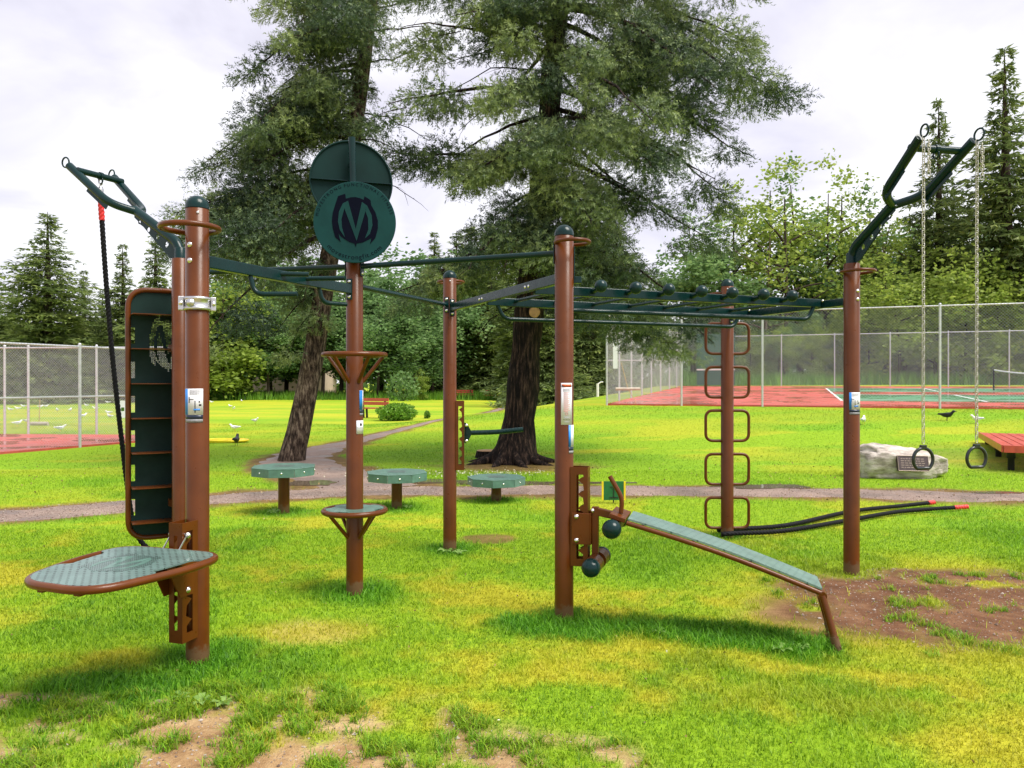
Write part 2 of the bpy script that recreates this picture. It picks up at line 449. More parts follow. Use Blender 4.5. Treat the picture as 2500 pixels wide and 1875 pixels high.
def leaf_mat(name, stops, trans=0.3, rough=0.55):
    m, nt, b = new_mat(name); L = nt.links
    ra = nt.nodes.new("ShaderNodeAttribute"); ra.attribute_name = "rnd"
    r = ramp(nt, ra.outputs['Fac'], stops)
    L.new(r.outputs[0], b.inputs['Base Color']); b.inputs['Roughness'].default_value = rough; b.inputs['Specular IOR Level'].default_value = 0.3
    tr = nt.nodes.new("ShaderNodeBsdfTranslucent"); L.new(r.outputs[0], tr.inputs[0])
    ms = nt.nodes.new("ShaderNodeMixShader"); ms.inputs[0].default_value = trans
    L.new(b.outputs[0], ms.inputs[1]); L.new(tr.outputs[0], ms.inputs[2]); L.new(ms.outputs[0], nt.nodes['Material Output'].inputs[0])
    return m
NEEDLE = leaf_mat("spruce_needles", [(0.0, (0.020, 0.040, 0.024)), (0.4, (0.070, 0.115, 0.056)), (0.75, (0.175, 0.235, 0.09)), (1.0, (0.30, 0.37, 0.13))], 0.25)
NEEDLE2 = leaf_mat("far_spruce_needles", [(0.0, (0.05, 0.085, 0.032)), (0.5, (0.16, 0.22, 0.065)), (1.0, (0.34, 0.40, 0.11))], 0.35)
LEAFD = leaf_mat("shade_tree_leaves", [(0.0, (0.075, 0.155, 0.045)), (0.5, (0.18, 0.305, 0.105)), (1.0, (0.33, 0.46, 0.17))], 0.5)
LEAFY = leaf_mat("light_green_leaves", [(0.0, (0.13, 0.205, 0.035)), (0.5, (0.27, 0.365, 0.06)), (1.0, (0.45, 0.53, 0.12))], 0.5)
SHRUBM = leaf_mat("shrub_leaves", [(0.0, (0.07, 0.18, 0.02)), (0.5, (0.15, 0.32, 0.03)), (1.0, (0.27, 0.45, 0.06))], 0.35)
WEEDM = leaf_mat("weed_leaves", [(0.0, (0.10, 0.22, 0.03)), (1.0, (0.30, 0.46, 0.12))], 0.3)

def bark(name, stops, sx=9.0, sz=1.2, strength=0.9):
    m, nt, b = new_mat(name); L = nt.links
    tc = nt.nodes.new("ShaderNodeTexCoord"); mp = nt.nodes.new("ShaderNodeMapping"); mp.inputs['Scale'].default_value = (sx, sx, sz)
    L.new(tc.outputs['Object'], mp.inputs['Vector'])
    n = noise_node(nt, 1.6, 8, 0.7, vec=mp.outputs[0])
    r = ramp(nt, n.outputs['Fac'], stops); L.new(r.outputs[0], b.inputs['Base Color'])
    b.inputs['Roughness'].default_value = 0.9; b.inputs['Specular IOR Level'].default_value = 0.2
    bump(nt, b, n.outputs['Fac'], strength, 0.06)
    return m
BARK = bark("dark_spruce_bark", [(0.40, (0.004, 0.003, 0.003)), (0.52, (0.022, 0.014, 0.011)), (0.66, (0.12, 0.075, 0.052))], 13.0, 1.8, 1.0)
BARK2 = bark("grey_spruce_bark", [(0.38, (0.010, 0.007, 0.006)), (0.5, (0.075, 0.050, 0.036)), (0.66, (0.30, 0.23, 0.17))], 11.0, 3.0, 1.0)
BARKF = bark("far_bark", [(0.35, (0.018, 0.013, 0.010)), (0.65, (0.085, 0.062, 0.048))], 3, 0.6, 0.5)
BARKP = bark("pale_bark", [(0.35, (0.10, 0.07, 0.055)), (0.65, (0.26, 0.19, 0.15))], 3, 0.6, 0.5)
# ------------------------------------------------------------------ terrain
CP0 = np.array([3.7, 30.0]); CU = np.array([0.94, -0.34]); CU = CU / np.linalg.norm(CU); CV = np.array([-CU[1], CU[0]])
COURT_S, COURT_T = 46.0, 22.0
def court_z(t): return 0.75 + 0.027 * t
def st(x, y):
    dx, dy = np.asarray(x, float) - CP0[0], np.asarray(y, float) - CP0[1]
    return dx * CU[0] + dy * CU[1], dx * CV[0] + dy * CV[1]
def cpt(s, t, dz=0.0):
    p = CP0 + CU * s + CV * t
    return Vector((p[0], p[1], court_z(t) + dz))
def terrain(x, y):
    s, t = st(x, y)
    top = np.where(t < 0, 0.75, court_z(np.clip(t, 0, 26)))
    wf = sstep(-15.0, -0.8, t)
    wl_ = sstep(-9.0, -0.6, s)
    z = top * wf * wl_ - 0.03 * sstep(-0.6, -0.1, t) * sstep(-0.6, -0.1, s)
    z = z + 0.05 * (fbm(x, y, 0.11, 3, 5) - 0.5) * sstep(12, 22, y)
    z = z + 0.02 * (fbm(x, y, 0.9, 3, 8) - 0.5)
    return z
def tz(x, y): return float(terrain(np.array([x]), np.array([y]))[0])

POST = {'A': (-1.820, 4.45), 'B': (-1.207, 5.90), 'C': (-0.600, 7.42), 'D': (0.357, 5.27), 'E': (2.25, 8.04), 'F': (2.87, 6.50), 'G': (-2.69, 6.24)}
PODS = [(-2.83, 9.54, 0.58), (-1.48, 9.88, 0.47), (-0.214, 10.49, 0.33)]
BIG = (0.02, 15.4); LEAN = (-4.5, 15.9)

PATH_MAIN = [(-14, 7.1), (-9.0, 8.3), (-6.2, 9.25), (-5.0, 10.05), (-4.16, 10.6), (-2.3, 11.35), (-0.3, 11.5), (2.7, 11.45), (6.0, 10.95), (9.0, 10.7), (14, 10.3)]
PATH_SIDE = [(-2.1, 11.7), (-2.9, 13.0), (-3.9, 14.6), (-4.6, 16.6), (-4.5, 18.6), (-3.7, 22.0), (-2.9, 26.0), (-2.2, 31.0), (-1.4, 38.0), (-0.6, 48.0)]
def seg_dist(x, y, pl):
    d = np.full(np.shape(x), 1e9)
    for (ax, ay), (bx, by) in zip(pl[:-1], pl[1:]):
        vx, vy = bx - ax, by - ay
        t = np.clip(((x - ax) * vx + (y - ay) * vy) / (vx * vx + vy * vy), 0, 1)
        d = np.minimum(d, np.hypot(x - ax - t * vx, y - ay - t * vy))
    return d
def side_width(y): return 0.25 + 0.75 * sstep(24, 13, y)

def soil_mask(x, y):
    n = fbm(x, y, 1.7, 4, 21); n2 = fbm(x, y, 4.2, 4, 33); n3 = fbm(x, y, 0.8, 3, 41)
    db = np.where(x < 0, 3.78 - 0.17 * x, 3.78 - 0.75 * x)
    a = sstep(0.0, 0.30, db - y + 0.75 * (n - 0.5)) * sstep(0.64, 0.47, n2 + 0.12 * (n - 0.5))
    ux, uy = x - 3.40, y - 5.50
    b = sstep(0.0, 0.55, 1.15 - (ux / 1.70) ** 2 - (uy / 1.20) ** 2 + 1.2 * (n - 0.5)) * sstep(0.86, 0.60, n2)
    c = sstep(0.0, 0.5, 1 - ((x + 0.25) / 0.34) ** 2 - ((y - 7.95) / 0.30) ** 2 + 0.8 * (n2 - 0.5)) * 0.8
    dp = seg_dist(x, y, PATH_MAIN)
    e_ = sstep(0.95, 0.45, dp + 0.8 * (n - 0.5)) * 0.9
    ds = seg_dist(x, y, PATH_SIDE); e2 = sstep(0.30, 0.0, ds - side_width(y) + 0.5 * (n - 0.5)) * 0.9
    rt = np.hypot((x - BIG[0]) / 1.5, (y - BIG[1] + 0.5)); t = sstep(1.35, 0.6, rt + 0.9 * (n - 0.5)) * 0.85
    t2 = sstep(1.5, 0.8, np.hypot((x - 9.3) / 0.9, (y - 14.9) / 1.6) + 0.6 * (n - 0.5)) * 0.35
    g = sstep(0.5, 0.2, np.hypot(x + 1.3, (y - 4.97) * 1.3) + 0.5 * (n2 - 0.5)) * 0.35
    return np.clip(np.maximum.reduce([a, b, c, e_, e2, t, t2, g]), 0, 1)
def lush_mask(x, y):
    n = fbm(x, y, 2.3, 4, 51) + 0.8 * (fbm(x, y, 7.0, 3, 52) - 0.5)
    m = np.zeros(np.shape(x))
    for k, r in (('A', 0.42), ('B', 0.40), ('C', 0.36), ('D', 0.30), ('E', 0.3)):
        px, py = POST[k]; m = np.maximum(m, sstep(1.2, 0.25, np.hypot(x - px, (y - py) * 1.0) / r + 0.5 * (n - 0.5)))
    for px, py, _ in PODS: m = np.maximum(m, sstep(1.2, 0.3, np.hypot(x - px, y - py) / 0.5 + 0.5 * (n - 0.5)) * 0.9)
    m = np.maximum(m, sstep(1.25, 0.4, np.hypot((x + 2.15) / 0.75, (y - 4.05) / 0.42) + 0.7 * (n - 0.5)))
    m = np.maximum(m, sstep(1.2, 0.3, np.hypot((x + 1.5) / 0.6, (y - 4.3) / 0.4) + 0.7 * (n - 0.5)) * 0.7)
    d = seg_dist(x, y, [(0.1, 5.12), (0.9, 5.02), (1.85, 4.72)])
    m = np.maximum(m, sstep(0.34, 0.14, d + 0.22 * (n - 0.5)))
    m = np.maximum(m, 0.42 * sstep(0.56, 0.72, fbm(x, y, 0.75, 4, 61)) * sstep(20, 12, y))
    m = np.maximum(m, 0.5 * sstep(0.52, 0.66, fbm(x, y * 2.2, 0.22, 3, 71)) * sstep(12, 18, y))
    m = np.maximum(m, 0.4 * sstep(-0.5, -3.0, st(x, y)[1]) * sstep(-9, -4, st(x, y)[1]) * sstep(0, 4, x))
    return np.clip(m, 0, 1)
def dry_mask(x, y):
    n = fbm(x, y, 0.9, 4, 81); n2 = fbm(x, y * 2.5, 0.35, 3, 91)
    m = 0.75 * sstep(0.42, 0.72, n + 0.45 * (fbm(x, y, 5.5, 4, 95) - 0.5)) * sstep(13, 8, y) + 0.10
    m = np.maximum(m, 0.8 * sstep(1.3, 0.2, np.hypot((x + 1.3) / 0.55, (y - 4.97) / 0.28) + 1.2 * (n - 0.5)))
    m = np.maximum(m, 0.75 * sstep(1.5, 0.7, np.hypot((x - 3.6) / 1.9, (y - 5.5) / 1.5)))
    m = np.maximum(m, 0.55 * sstep(14, 30, y) * (0.45 + 0.9 * sstep(0.3, 0.7, n2)))
    m = np.maximum(m, 0.6 * sstep(0.5, 0.64, n2) * sstep(12, 15, y))
    return np.clip(m, 0, 1)
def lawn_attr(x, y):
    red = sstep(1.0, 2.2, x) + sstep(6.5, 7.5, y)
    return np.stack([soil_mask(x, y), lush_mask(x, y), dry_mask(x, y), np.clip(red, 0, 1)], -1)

def grid_axis(pts):
    out = []
    for (a, b, st_) in pts: out += list(np.arange(a, b, st_))
    return np.array(out + [pts[-1][1]])
gx = grid_axis([(-900, -120, 60), (-120, -30, 4), (-30, -10, 0.6), (-10, -6, 0.2), (-6, 6, 0.055), (6, 12, 0.15), (12, 40, 0.7), (40, 120, 4), (120, 900, 60)])
gy = grid_axis([(-60, -4, 6), (-4, 2.6, 0.5), (2.6, 13.2, 0.055), (13.2, 20, 0.2), (20, 60, 0.7), (60, 120, 3), (120, 900, 60)])
GX, GY = np.meshgrid(gx, gy)
X, Y = GX.ravel(), GY.ravel()
Z = terrain(X, Y)
nx, ny = len(gx), len(gy)
i0 = (np.arange(ny - 1)[:, None] * nx + np.arange(nx - 1)[None, :]).ravel()
faces = np.concatenate([np.stack([i0, i0 + 1, i0 + nx + 1], -1), np.stack([i0, i0 + nx + 1, i0 + nx], -1)])
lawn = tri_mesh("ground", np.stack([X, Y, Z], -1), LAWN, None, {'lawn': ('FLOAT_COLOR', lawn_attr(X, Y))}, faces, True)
tag(lawn, kind='structure')

# grass blades: real geometry, densest close to the camera
def blades(n, y0, y1, hlen, wid, simple, seed, xlim=0.74, minx=None):
    g = np.random.default_rng(seed)
    y = np.sqrt(g.uniform(y0 ** 2, y1 ** 2, n)); x = g.uniform(-1, 1, n) * xlim * y + g.normal(0, 0.01, n)
    A = lawn_attr(x, y)
    soil, lush, dry = A[:, 0], A[:, 1], A[:, 2]
    court_s, court_t = st(x, y)
    keep = (g.random(n) > np.clip(soil * 1.25 - 0.05, 0, 0.985)) & ~((court_s > -0.3) & (court_t > -0.3))
    ss, tt = x + 0, y + 0
    keep &= ~((y > 16.6) & (y < 24) & (x < -9.5 - 0.0 * y) & (x < -9.9 + 0.43 * (y - 20)))
    keep &= seg_dist(x, y, PATH_MAIN) > 0.45 + 0.22 * (fbm(x, y, 3.0, 3, 131) - 0.5)
    keep &= seg_dist(x, y, PATH_SIDE) > side_width(y) - 0.05 + 0.3 * (fbm(x, y, 3.0, 3, 132) - 0.5)
    x, y, A = x[keep], y[keep], A[keep]; soil, lush, dry = A[:, 0], A[:, 1], A[:, 2]; m = len(x)
    z = terrain(x, y)
    tuft = fbm(x, y, 3.3, 3, 141)
    h = hlen * (0.55 + 0.9 * g.random(m)) * (0.72 + 0.75 * lush - 0.12 * dry) * (0.6 + 0.8 * tuft) * (1 + 0.4 * (soil > 0.4))
    w = wid * (0.7 + 0.6 * g.random(m)) * (1 + 0.25 * lush)
    th = g.uniform(0, 2 * np.pi, m); ln = g.uniform(0.25, 1.15, m) * h
    ax, ay = np.cos(th), np.sin(th); ph = th + np.pi / 2 + g.normal(0, 0.5, m); bx, by = np.cos(ph), np.sin(ph)
    base = np.stack([x, y, z - 0.004], -1); side = np.stack([bx * w, by * w, np.zeros(m)], -1)
    lean = np.stack([ax * ln, ay * ln, h], -1)
    rnd = np.clip(g.normal(0.5, 0.30, m) + 0.5 * (tuft - 0.5), 0, 1)
    A = A.copy(); A[:, 0] = 0
    if simple:
        V = np.stack([base - side, base + side, base + lean], 1); k = 3
        fc = np.arange(m * 3).reshape(-1, 3)
    else:
        mid = base + lean * np.array([0.38, 0.38, 0.62]); tip = base + lean * np.array([1.15, 1.15, 0.92])
        V = np.stack([base - side, base + side, mid - side * 0.8, mid + side * 0.8, tip], 1); k = 5
        o = np.arange(m)[:, None] * 5
        fc = np.concatenate([o + np.array([0, 1, 3]), o + np.array([0, 3, 2]), o + np.array([2, 3, 4])])
    return V.reshape(-1, 3), fc, np.repeat(rnd, k), np.repeat(A, k, 0)
parts_ = [blades(105000, 2.75, 5.2, 0.036, 0.0022, False, 1), blades(130000, 5.2, 8.5, 0.036, 0.0027, False, 2),
          blades(150000, 8.5, 14.0, 0.036, 0.0038, True, 3), blades(130000, 14.0, 30.0, 0.030, 0.007, True, 4)]
def tufts(seed):
    """ragged clumps left standing in the bare soil"""
    g = np.random.default_rng(seed); n = 5200
    x = np.concatenate([g.uniform(-2.9, 0.9, n), g.uniform(2.0, 4.6, n // 2)]); y = np.concatenate([g.uniform(2.85, 4.2, n), g.uniform(4.3, 6.6, n // 2)])
    s = soil_mask(x, y); k_ = (s > 0.25) & (fbm(x, y, 5.0, 3, 301) > np.where(x > 1.5, 0.66, 0.50)); x, y = x[k_], y[k_]
    q = 16; x = np.repeat(x, q) + g.normal(0, 0.016, len(x) * q); y = np.repeat(y, q) + g.normal(0, 0.016, len(y) * q); m = len(x)
    z = terrain(x, y); A = np.zeros((m, 4)); A[:, 1] = np.repeat(g.uniform(0, 0.8, m // q), q); A[:, 2] = np.repeat(g.uniform(0, 0.5, m // q), q)
    h = g.uniform(0.02, 0.058, m); th = g.uniform(0, 6.283, m); ln = h * g.uniform(0.4, 1.4, m); w = g.uniform(0.0016, 0.0028, m); ph = th + 1.57
    base = np.stack([x, y, z - 0.003], -1); side = np.stack([np.cos(ph) * w, np.sin(ph) * w, 0 * w], -1); lean = np.stack([np.cos(th) * ln, np.sin(th) * ln, h], -1)
    mid = base + lean * np.array([0.38, 0.38, 0.62]); tip = base + lean * np.array([1.15, 1.15, 0.92])
    V = np.stack([base - side, base + side, mid - side * 0.8, mid + side * 0.8, tip], 1); o = np.arange(m)[:, None] * 5
    return V.reshape(-1, 3), np.concatenate([o + np.array([0, 1, 3]), o + np.array([0, 3, 2]), o + np.array([2, 3, 4])]), np.repeat(np.clip(g.normal(0.5, 0.3, m), 0, 1), 5), np.repeat(A, 5, 0)
parts_.append(tufts(5))
vo, Vs, Fs, Rs, As = 0, [], [], [], []
for V_, f_, r_, a_ in parts_:
    Vs.append(V_); Fs.append(f_ + vo); Rs.append(r_); As.append(a_); vo += len(V_)
grass = tri_mesh("grass", np.concatenate(Vs), BLADE, None, {'rnd': ('FLOAT', np.concatenate(Rs)), 'lawn': ('FLOAT_COLOR', np.concatenate(As))}, np.concatenate(Fs), True)
tag(grass, 'short green and yellowing lawn grass covering the park', 'grass', kind='stuff')

# gravel path with ragged edges, and the rain puddles along it
def gravel_mat():
    m, nt, b = new_mat("wet_pinkish_gravel"); L = nt.links
    geo = nt.nodes.new("ShaderNodeNewGeometry")
    n1 = noise_node(nt, 45, 5, 0.75, vec=geo.outputs['Position']); n2 = noise_node(nt, 1.3, 4, 0.6, vec=geo.outputs['Position'])
    a = ramp(nt, n1.outputs['Fac'], [(0.3, (0.12, 0.082, 0.062)), (0.5, (0.27, 0.20, 0.165)), (0.72, (0.45, 0.37, 0.32))])
    c = ramp(nt, n2.outputs['Fac'], [(0.35, (0.55, 0.5, 0.48)), (0.65, (1.05, 1.0, 0.98))])
    mx = nt.nodes.new("ShaderNodeMix"); mx.data_type = 'RGBA'; mx.blend_type = 'MULTIPLY'; mx.inputs['Factor'].default_value = 1
    L.new(a.outputs[0], mx.inputs['A']); L.new(c.outputs[0], mx.inputs['B']); L.new(mx.outputs['Result'], b.inputs['Base Color'])
    rr = ramp(nt, n2.outputs['Fac'], [(0.4, (0.35, 0.35, 0.35)), (0.55, (0.85, 0.85, 0.85))]); L.new(rr.outputs[0], b.inputs['Roughness'])
    bump(nt, b, n1.outputs['Fac'], 0.6, 0.02)
    return m
GRAVEL = gravel_mat()
def path_strip(name, pl, wfun, dz, seed):
    P = smooth_path([(x, y, 0) for x, y in pl], 16); n = len(P); V, Fc = [], []
    K = 9
    for i, p in enumerate(P):
        t = (P[min(i + 1, n - 1)] - P[max(i - 1, 0)]).normalized(); nn = Vector((-t.y, t.x, 0)); w = wfun(p.y)
        wa = w + 0.35 * w * (float(fbm(np.array([p.x]), np.array([p.y]), 2.2, 3, seed)[0]) - 0.5) * 2
        wb = w + 0.35 * w * (float(fbm(np.array([p.x]), np.array([p.y]), 2.2, 3, seed + 9)[0]) - 0.5) * 2
        for k in range(K):
            f = k / (K - 1); q = p + nn * (-wa + (wa + wb) * f); e_ = 0.0 if 0 < k < K - 1 else -0.03
            V.append((q.x, q.y, tz(q.x, q.y) + dz + e_))
    for i in range(n - 1):
        for k in range(K - 1): Fc.append((i * K + k, (i + 1) * K + k, (i + 1) * K + k + 1, i * K + k + 1))
    return tag(MB().add(V, Fc, True).build(name, GRAVEL), kind='structure')
path_strip("gravel_path", PATH_MAIN, lambda y: 0.52, 0.012, 201)
path_strip("side_path", PATH_SIDE, side_width, 0.006, 221)
m_, nt_, b_ = new_mat("muddy_puddle_water"); b_.inputs['Base Color'].default_value = (0.13, 0.10, 0.07, 1); b_.inputs['Roughness'].default_value = 0.03
b_.inputs['Specular IOR Level'].default_value = 0.6
nz_ = noise_node(nt_, 5, 3); bump(nt_, b_, nz_.outputs['Fac'], 0.04, 0.01)
PUDDLE = m_
for px, py, sx_, sy_ in ((760, 1181, 0.42, 0.28), (1040, 1175, 0.62, 0.22), (1230, 1181, 0.85, 0.16), (1420, 1180, 0.8, 0.08), (1870, 1190, 0.75, 0.22), (2440, 1205, 0.40, 0.10)):
    cx_, cy_ = ground(px, py); n = 40; pts = []
    for k in range(n):
        a = 2 * math.pi * k / n; q = 0.45 + 1.1 * float(fbm(np.array([4 * math.cos(a) + px]), np.array([4 * math.sin(a)]), 0.6, 4, 3)[0])
        pts.append((cx_ + math.cos(a) * sx_ * q, cy_ + math.sin(a) * sy_ * q))
    zt = max(tz(x, y) for x, y in pts + [(cx_, cy_)]) + 0.017
    tag(MB().prism(pts, zt - 0.03, zt).build("puddle", PUDDLE), kind='structure')

def stones():
    g = np.random.default_rng(55)
    n1, n2 = 6000, 5200
    i = g.integers(0, len(PATH_MAIN) - 1, n1); a = np.array(PATH_MAIN)[i]; b = np.array(PATH_MAIN)[i + 1]; t = g.random((n1, 1)); d = b - a; nn = np.stack([-d[:, 1], d[:, 0]], -1) / np.linalg.norm(d, axis=1)[:, None]
    p = a + d * t + nn * g.uniform(-0.52, 0.52, (n1, 1)); r1 = g.uniform(0.004, 0.011, n1)
    q = np.concatenate([np.stack([g.uniform(-2.9, 0.9, n2), g.uniform(2.85, 4.2, n2)], -1), np.stack([g.uniform(2.0, 4.8, n2), g.uniform(4.2, 6.8, n2)], -1)]); q = q[soil_mask(q[:, 0], q[:, 1]) > 0.35]; r2 = g.uniform(0.0018, 0.0065, len(q)) * (1 + 1.2 * (g.random(len(q)) > 0.94))
    P = np.concatenate([p, q]); r = np.concatenate([r1, r2]); n = len(P); z = terrain(P[:, 0], P[:, 1]) + np.concatenate([np.full(n1, 0.012), np.zeros(len(q))])
    O = np.array([[1, 0, 0], [0, 1, 0], [-1, 0, 0], [0, -1, 0], [0, 0, 0.75], [0, 0, -0.75]]); V = O[None] * (r[:, None, None] * g.uniform(0.6, 1.3, (n, 6, 1))); th = g.uniform(0, 6.28, n); c, s = np.cos(th)[:, None], np.sin(th)[:, None]
    X2, Y2 = V[:, :, 0] * c - V[:, :, 1] * s, V[:, :, 0] * s + V[:, :, 1] * c; V = np.stack([X2 + P[:, :1], Y2 + P[:, 1:2], V[:, :, 2] + z[:, None] + r[:, None] * 0.25], -1)
    f = np.array([[0, 1, 4], [1, 2, 4], [2, 3, 4], [3, 0, 4], [1, 0, 5], [2, 1, 5], [3, 2, 5], [0, 3, 5]]); fc = (np.arange(n)[:, None, None] * 6 + f[None]).reshape(-1, 3)
    return V.reshape(-1, 3), fc, np.repeat(g.random(n), 6)
STONEM = leaf_mat("path_pebbles", [(0.0, (0.11, 0.075, 0.055)), (0.5, (0.27, 0.205, 0.165)), (1.0, (0.46, 0.40, 0.35))], 0.0, 0.8)
V_, f_, r_ = stones()
tag(tri_mesh("pebbles", V_, STONEM, None, {'rnd': ('FLOAT', r_)}, f_), 'small loose pebbles on the gravel path and the bare soil', 'pebbles', kind='stuff')
def litter():
    g = np.random.default_rng(66); n = 1500; y = np.sqrt(g.uniform(2.9 ** 2, 15 ** 2, n)); x = g.uniform(-0.72, 0.72, n) * y
    cx = g.normal(-1.0, 0.9, 500); cy = g.normal(13.6, 0.25, 500); x = np.concatenate([x, cx]); y = np.concatenate([y, cy]); n = len(x)
    rn = np.concatenate([np.clip(g.normal(0.25, 0.25, 1500), 0, 1), np.full(500, 0.97)])
    b = np.stack([x, y, terrain(x, y) + g.uniform(0.012, 0.03, n)], -1); s = (g.uniform(0.004, 0.011, n) * (1 + (y > 10)))[:, None]
    u = g.normal(0, 1, (n, 3)); u[:, 2] *= 0.4; u /= np.linalg.norm(u, axis=1)[:, None]; v = np.cross(u, g.normal(0, 1, (n, 3))); v /= np.linalg.norm(v, axis=1)[:, None]
    V = np.stack([b - u * s, b + v * s * 0.6, b + u * s, b - v * s * 0.6], 1).reshape(-1, 3); o = np.arange(n)[:, None] * 4
    return V, np.concatenate([o + np.array([0, 1, 2]), o + np.array([0, 2, 3])]), np.repeat(rn, 4)
LITTERM = leaf_mat("dead_leaves_and_clover", [(0.0, (0.07, 0.035, 0.018)), (0.5, (0.36, 0.24, 0.10)), (0.9, (0.60, 0.50, 0.26)), (1.0, (0.75, 0.75, 0.62))], 0.2)
V_, f_, r_ = litter()
tag(tri_mesh("leaf_litter", V_, LITTERM, None, {'rnd': ('FLOAT', r_)}, f_), 'scattered dead leaves and white clover heads in the lawn', 'litter', kind='stuff')

# ------------------------------------------------------------------ tennis courts
def court_mat(name, c, gloss=True):
    m, nt, b = new_mat(name); L = nt.links
    geo = nt.nodes.new("ShaderNodeNewGeometry")
    n1 = noise_node(nt, 0.55, 5, 0.6, vec=geo.outputs['Position']); n2 = noise_node(nt, 7, 5, 0.7, vec=geo.outputs['Position'])
    r = ramp(nt, n2.outputs['Fac'], [(0.3, tuple(v * 0.8 for v in c)), (0.7, tuple(v * 1.15 for v in c))]); L.new(r.outputs[0], b.inputs['Base Color'])
    rr = ramp(nt, n1.outputs['Fac'], [(0.42, (0.12, 0.12, 0.12)), (0.58, (0.6, 0.6, 0.6))]); L.new(rr.outputs[0], b.inputs['Roughness'])
    return m
CRED = court_mat("red_court_paint", (0.50, 0.085, 0.065)); CGRN = court_mat("green_court_paint", (0.085, 0.26, 0.13))
def quad_sheet(corners, th):
    b = MB(); v = [Vector(c) for c in corners]; lo = [p - Vector((0, 0, th)) for p in v]
    return b.add(v + lo, [(0, 1, 2, 3), (7, 6, 5, 4), (0, 4, 5, 1), (1, 5, 6, 2), (2, 6, 7, 3), (3, 7, 4, 0)])
court = tag(quad_sheet([cpt(0, 0, 0.03), cpt(COURT_S, 0, 0.03), cpt(COURT_S, COURT_T, 0.03), cpt(0, COURT_T, 0.03)], 0.12).build("court", CRED), kind='structure')
def rect_sheet(name, s0, s1, t0, t1, dz, mat, th=0.004):
    return quad_sheet([cpt(s0, t0, dz), cpt(s1, t0, dz), cpt(s1, t1, dz), cpt(s0, t1, dz)], th).build(name, mat, court)
for t0, t1 in ((3.6, 9.8), (13.0, 18.2)):
    rect_sheet("playing_area", 8.6, 32.0, t0, t1, 0.035, CGRN)
    for s_ in (8.6, 13.6, 27.0): rect_sheet("court_line", s_, s_ + 0.10, t0, t1 - 0.11, 0.040, LINEW)
    for t_ in (t0 + 0.9, t1 - 0.1): rect_sheet("court_line", 8.72, 32.0, t_, t_ + 0.09, 0.044, LINEW)
rect_sheet("court_line", 8.6, 8.7, 10.2, 12.6, 0.040, LINEW)

# chain link fences: posts, rails and straight woven wires
def fence(name, label, A, B, h, posts, rails=(1.0,), pr=0.038, pitch=0.075, wr=0.0024, z_off=0.0, bottom=0.06, group=None):
    A, B = Vector(A), Vector(B); D = B - A; Ln = math.hypot(D.x, D.y); ux = Vector((D.x / Ln, D.y / Ln, 0)); sl = D.z / Ln
    root = thing(name, label, 'fence', A, group=group)
    P = lambda s, z: A + ux * s + Vector((0, 0, sl * s + z))
    for s_ in posts:
        MB().tube([P(s_, -0.15), P(s_, h + 0.03)], pr, 10).build("post", FENCEM, root)
        MB().sphere(P(s_, h + 0.03), pr * 1.15, 10, 5, lo=0).build("post_cap", FENCEM, root)
    for rz_ in rails:
        MB().tube([P(0, h * rz_ - 0.02), P(Ln, h * rz_ - 0.02)], 0.024, 8).build("rail", FENCEM, root)
    w = MB(); hh = h - bottom; nn = Vector((-ux.y, ux.x, 0)) * 0.028
    for sgn in (1, -1):
        s0 = -hh
        while s0 < Ln + hh:
            a, b = (s0, s0 + hh) if sgn > 0 else (s0 + hh, s0)
            # clip to the fence
            za, zb = bottom, h
            if a != b:
                def cl(a, za, b, zb):
                    if a < 0: f = (0 - a) / (b - a); return 0.0, za + (zb - za) * f
                    if a > Ln: f = (Ln - a) / (b - a); return Ln, za + (zb - za) * f
                    return a, za
                if not ((a < 0 and b < 0) or (a > Ln and b > Ln)):
                    a2, za2 = cl(a, za, b, zb); b2, zb2 = cl(b, zb, a, za)
                    p, q = P(a2, za2) - nn - nn * 0.12 * sgn, P(b2, zb2) - nn - nn * 0.12 * sgn
                    if (q - p).length > 0.03: w.tube([p, q], wr, 3, cap=False)
            s0 += pitch
    o = w.build("wire_mesh", WIREM, root); o['kind'] = 'stuff'
    return root
court_near = fence("chain_link_fence", "tall galvanised chain link fence along the near side of the right tennis court", cpt(0, 0, 0), cpt(COURT_S * 0.62, 0, 0), 3.48,
      [0.0, 2.87, 5.77, 8.65, 11.5, 14.4, 17.3, 20.2, 23.1, 26.0], rails=(1.0,), pr=0.040, pitch=0.10, wr=0.0028)
fence("chain_link_fence", "grey chain link fence running back along the left side of the right tennis court", cpt(0, 0, 0), cpt(0, COURT_T, 0), 3.48,
      [2.3, 4.9, 7.5, 10.2, 13.2, 16.5, 19.6], rails=(1.0, 0.5), pr=0.04, pitch=0.10, wr=0.0028)
fence("chain_link_fence", "far chain link fence behind the right tennis court in front of the woods", cpt(0, COURT_T, 0), cpt(COURT_S, COURT_T, 0), 3.25,
      [3.1 * k for k in range(0, 15)], rails=(1.0,), pr=0.035, pitch=0.12, wr=0.003)
LA, LB, LC = Vector((-12.6, 14.5, 0)), Vector((-9.1, 22.9, 0)), Vector((-34.0, 24.6, 0))
fence("chain_link_fence", "near chain link fence along the edge of the left red court", LA, LB, 2.52, [0.6, 4.93, 8.9], rails=(1.0, 0.508), pr=0.036, pitch=0.07, wr=0.0024)
fence("chain_link_fence", "far chain link fence along the back of the left red court", LB, LC, 2.68, [0.15, 3.4, 5.55, 6.3, 8.4, 10.6, 13.5, 16.4], rails=(1.0,), pr=0.036, pitch=0.07, wr=0.0024)
lc = tag(MB().prism([(LA.x, LA.y), (LB.x, LB.y), (LC.x, LC.y), (-34, 14.5)], -0.08, 0.05).build("court", CRED), kind='structure')
lc.name = "side_court"

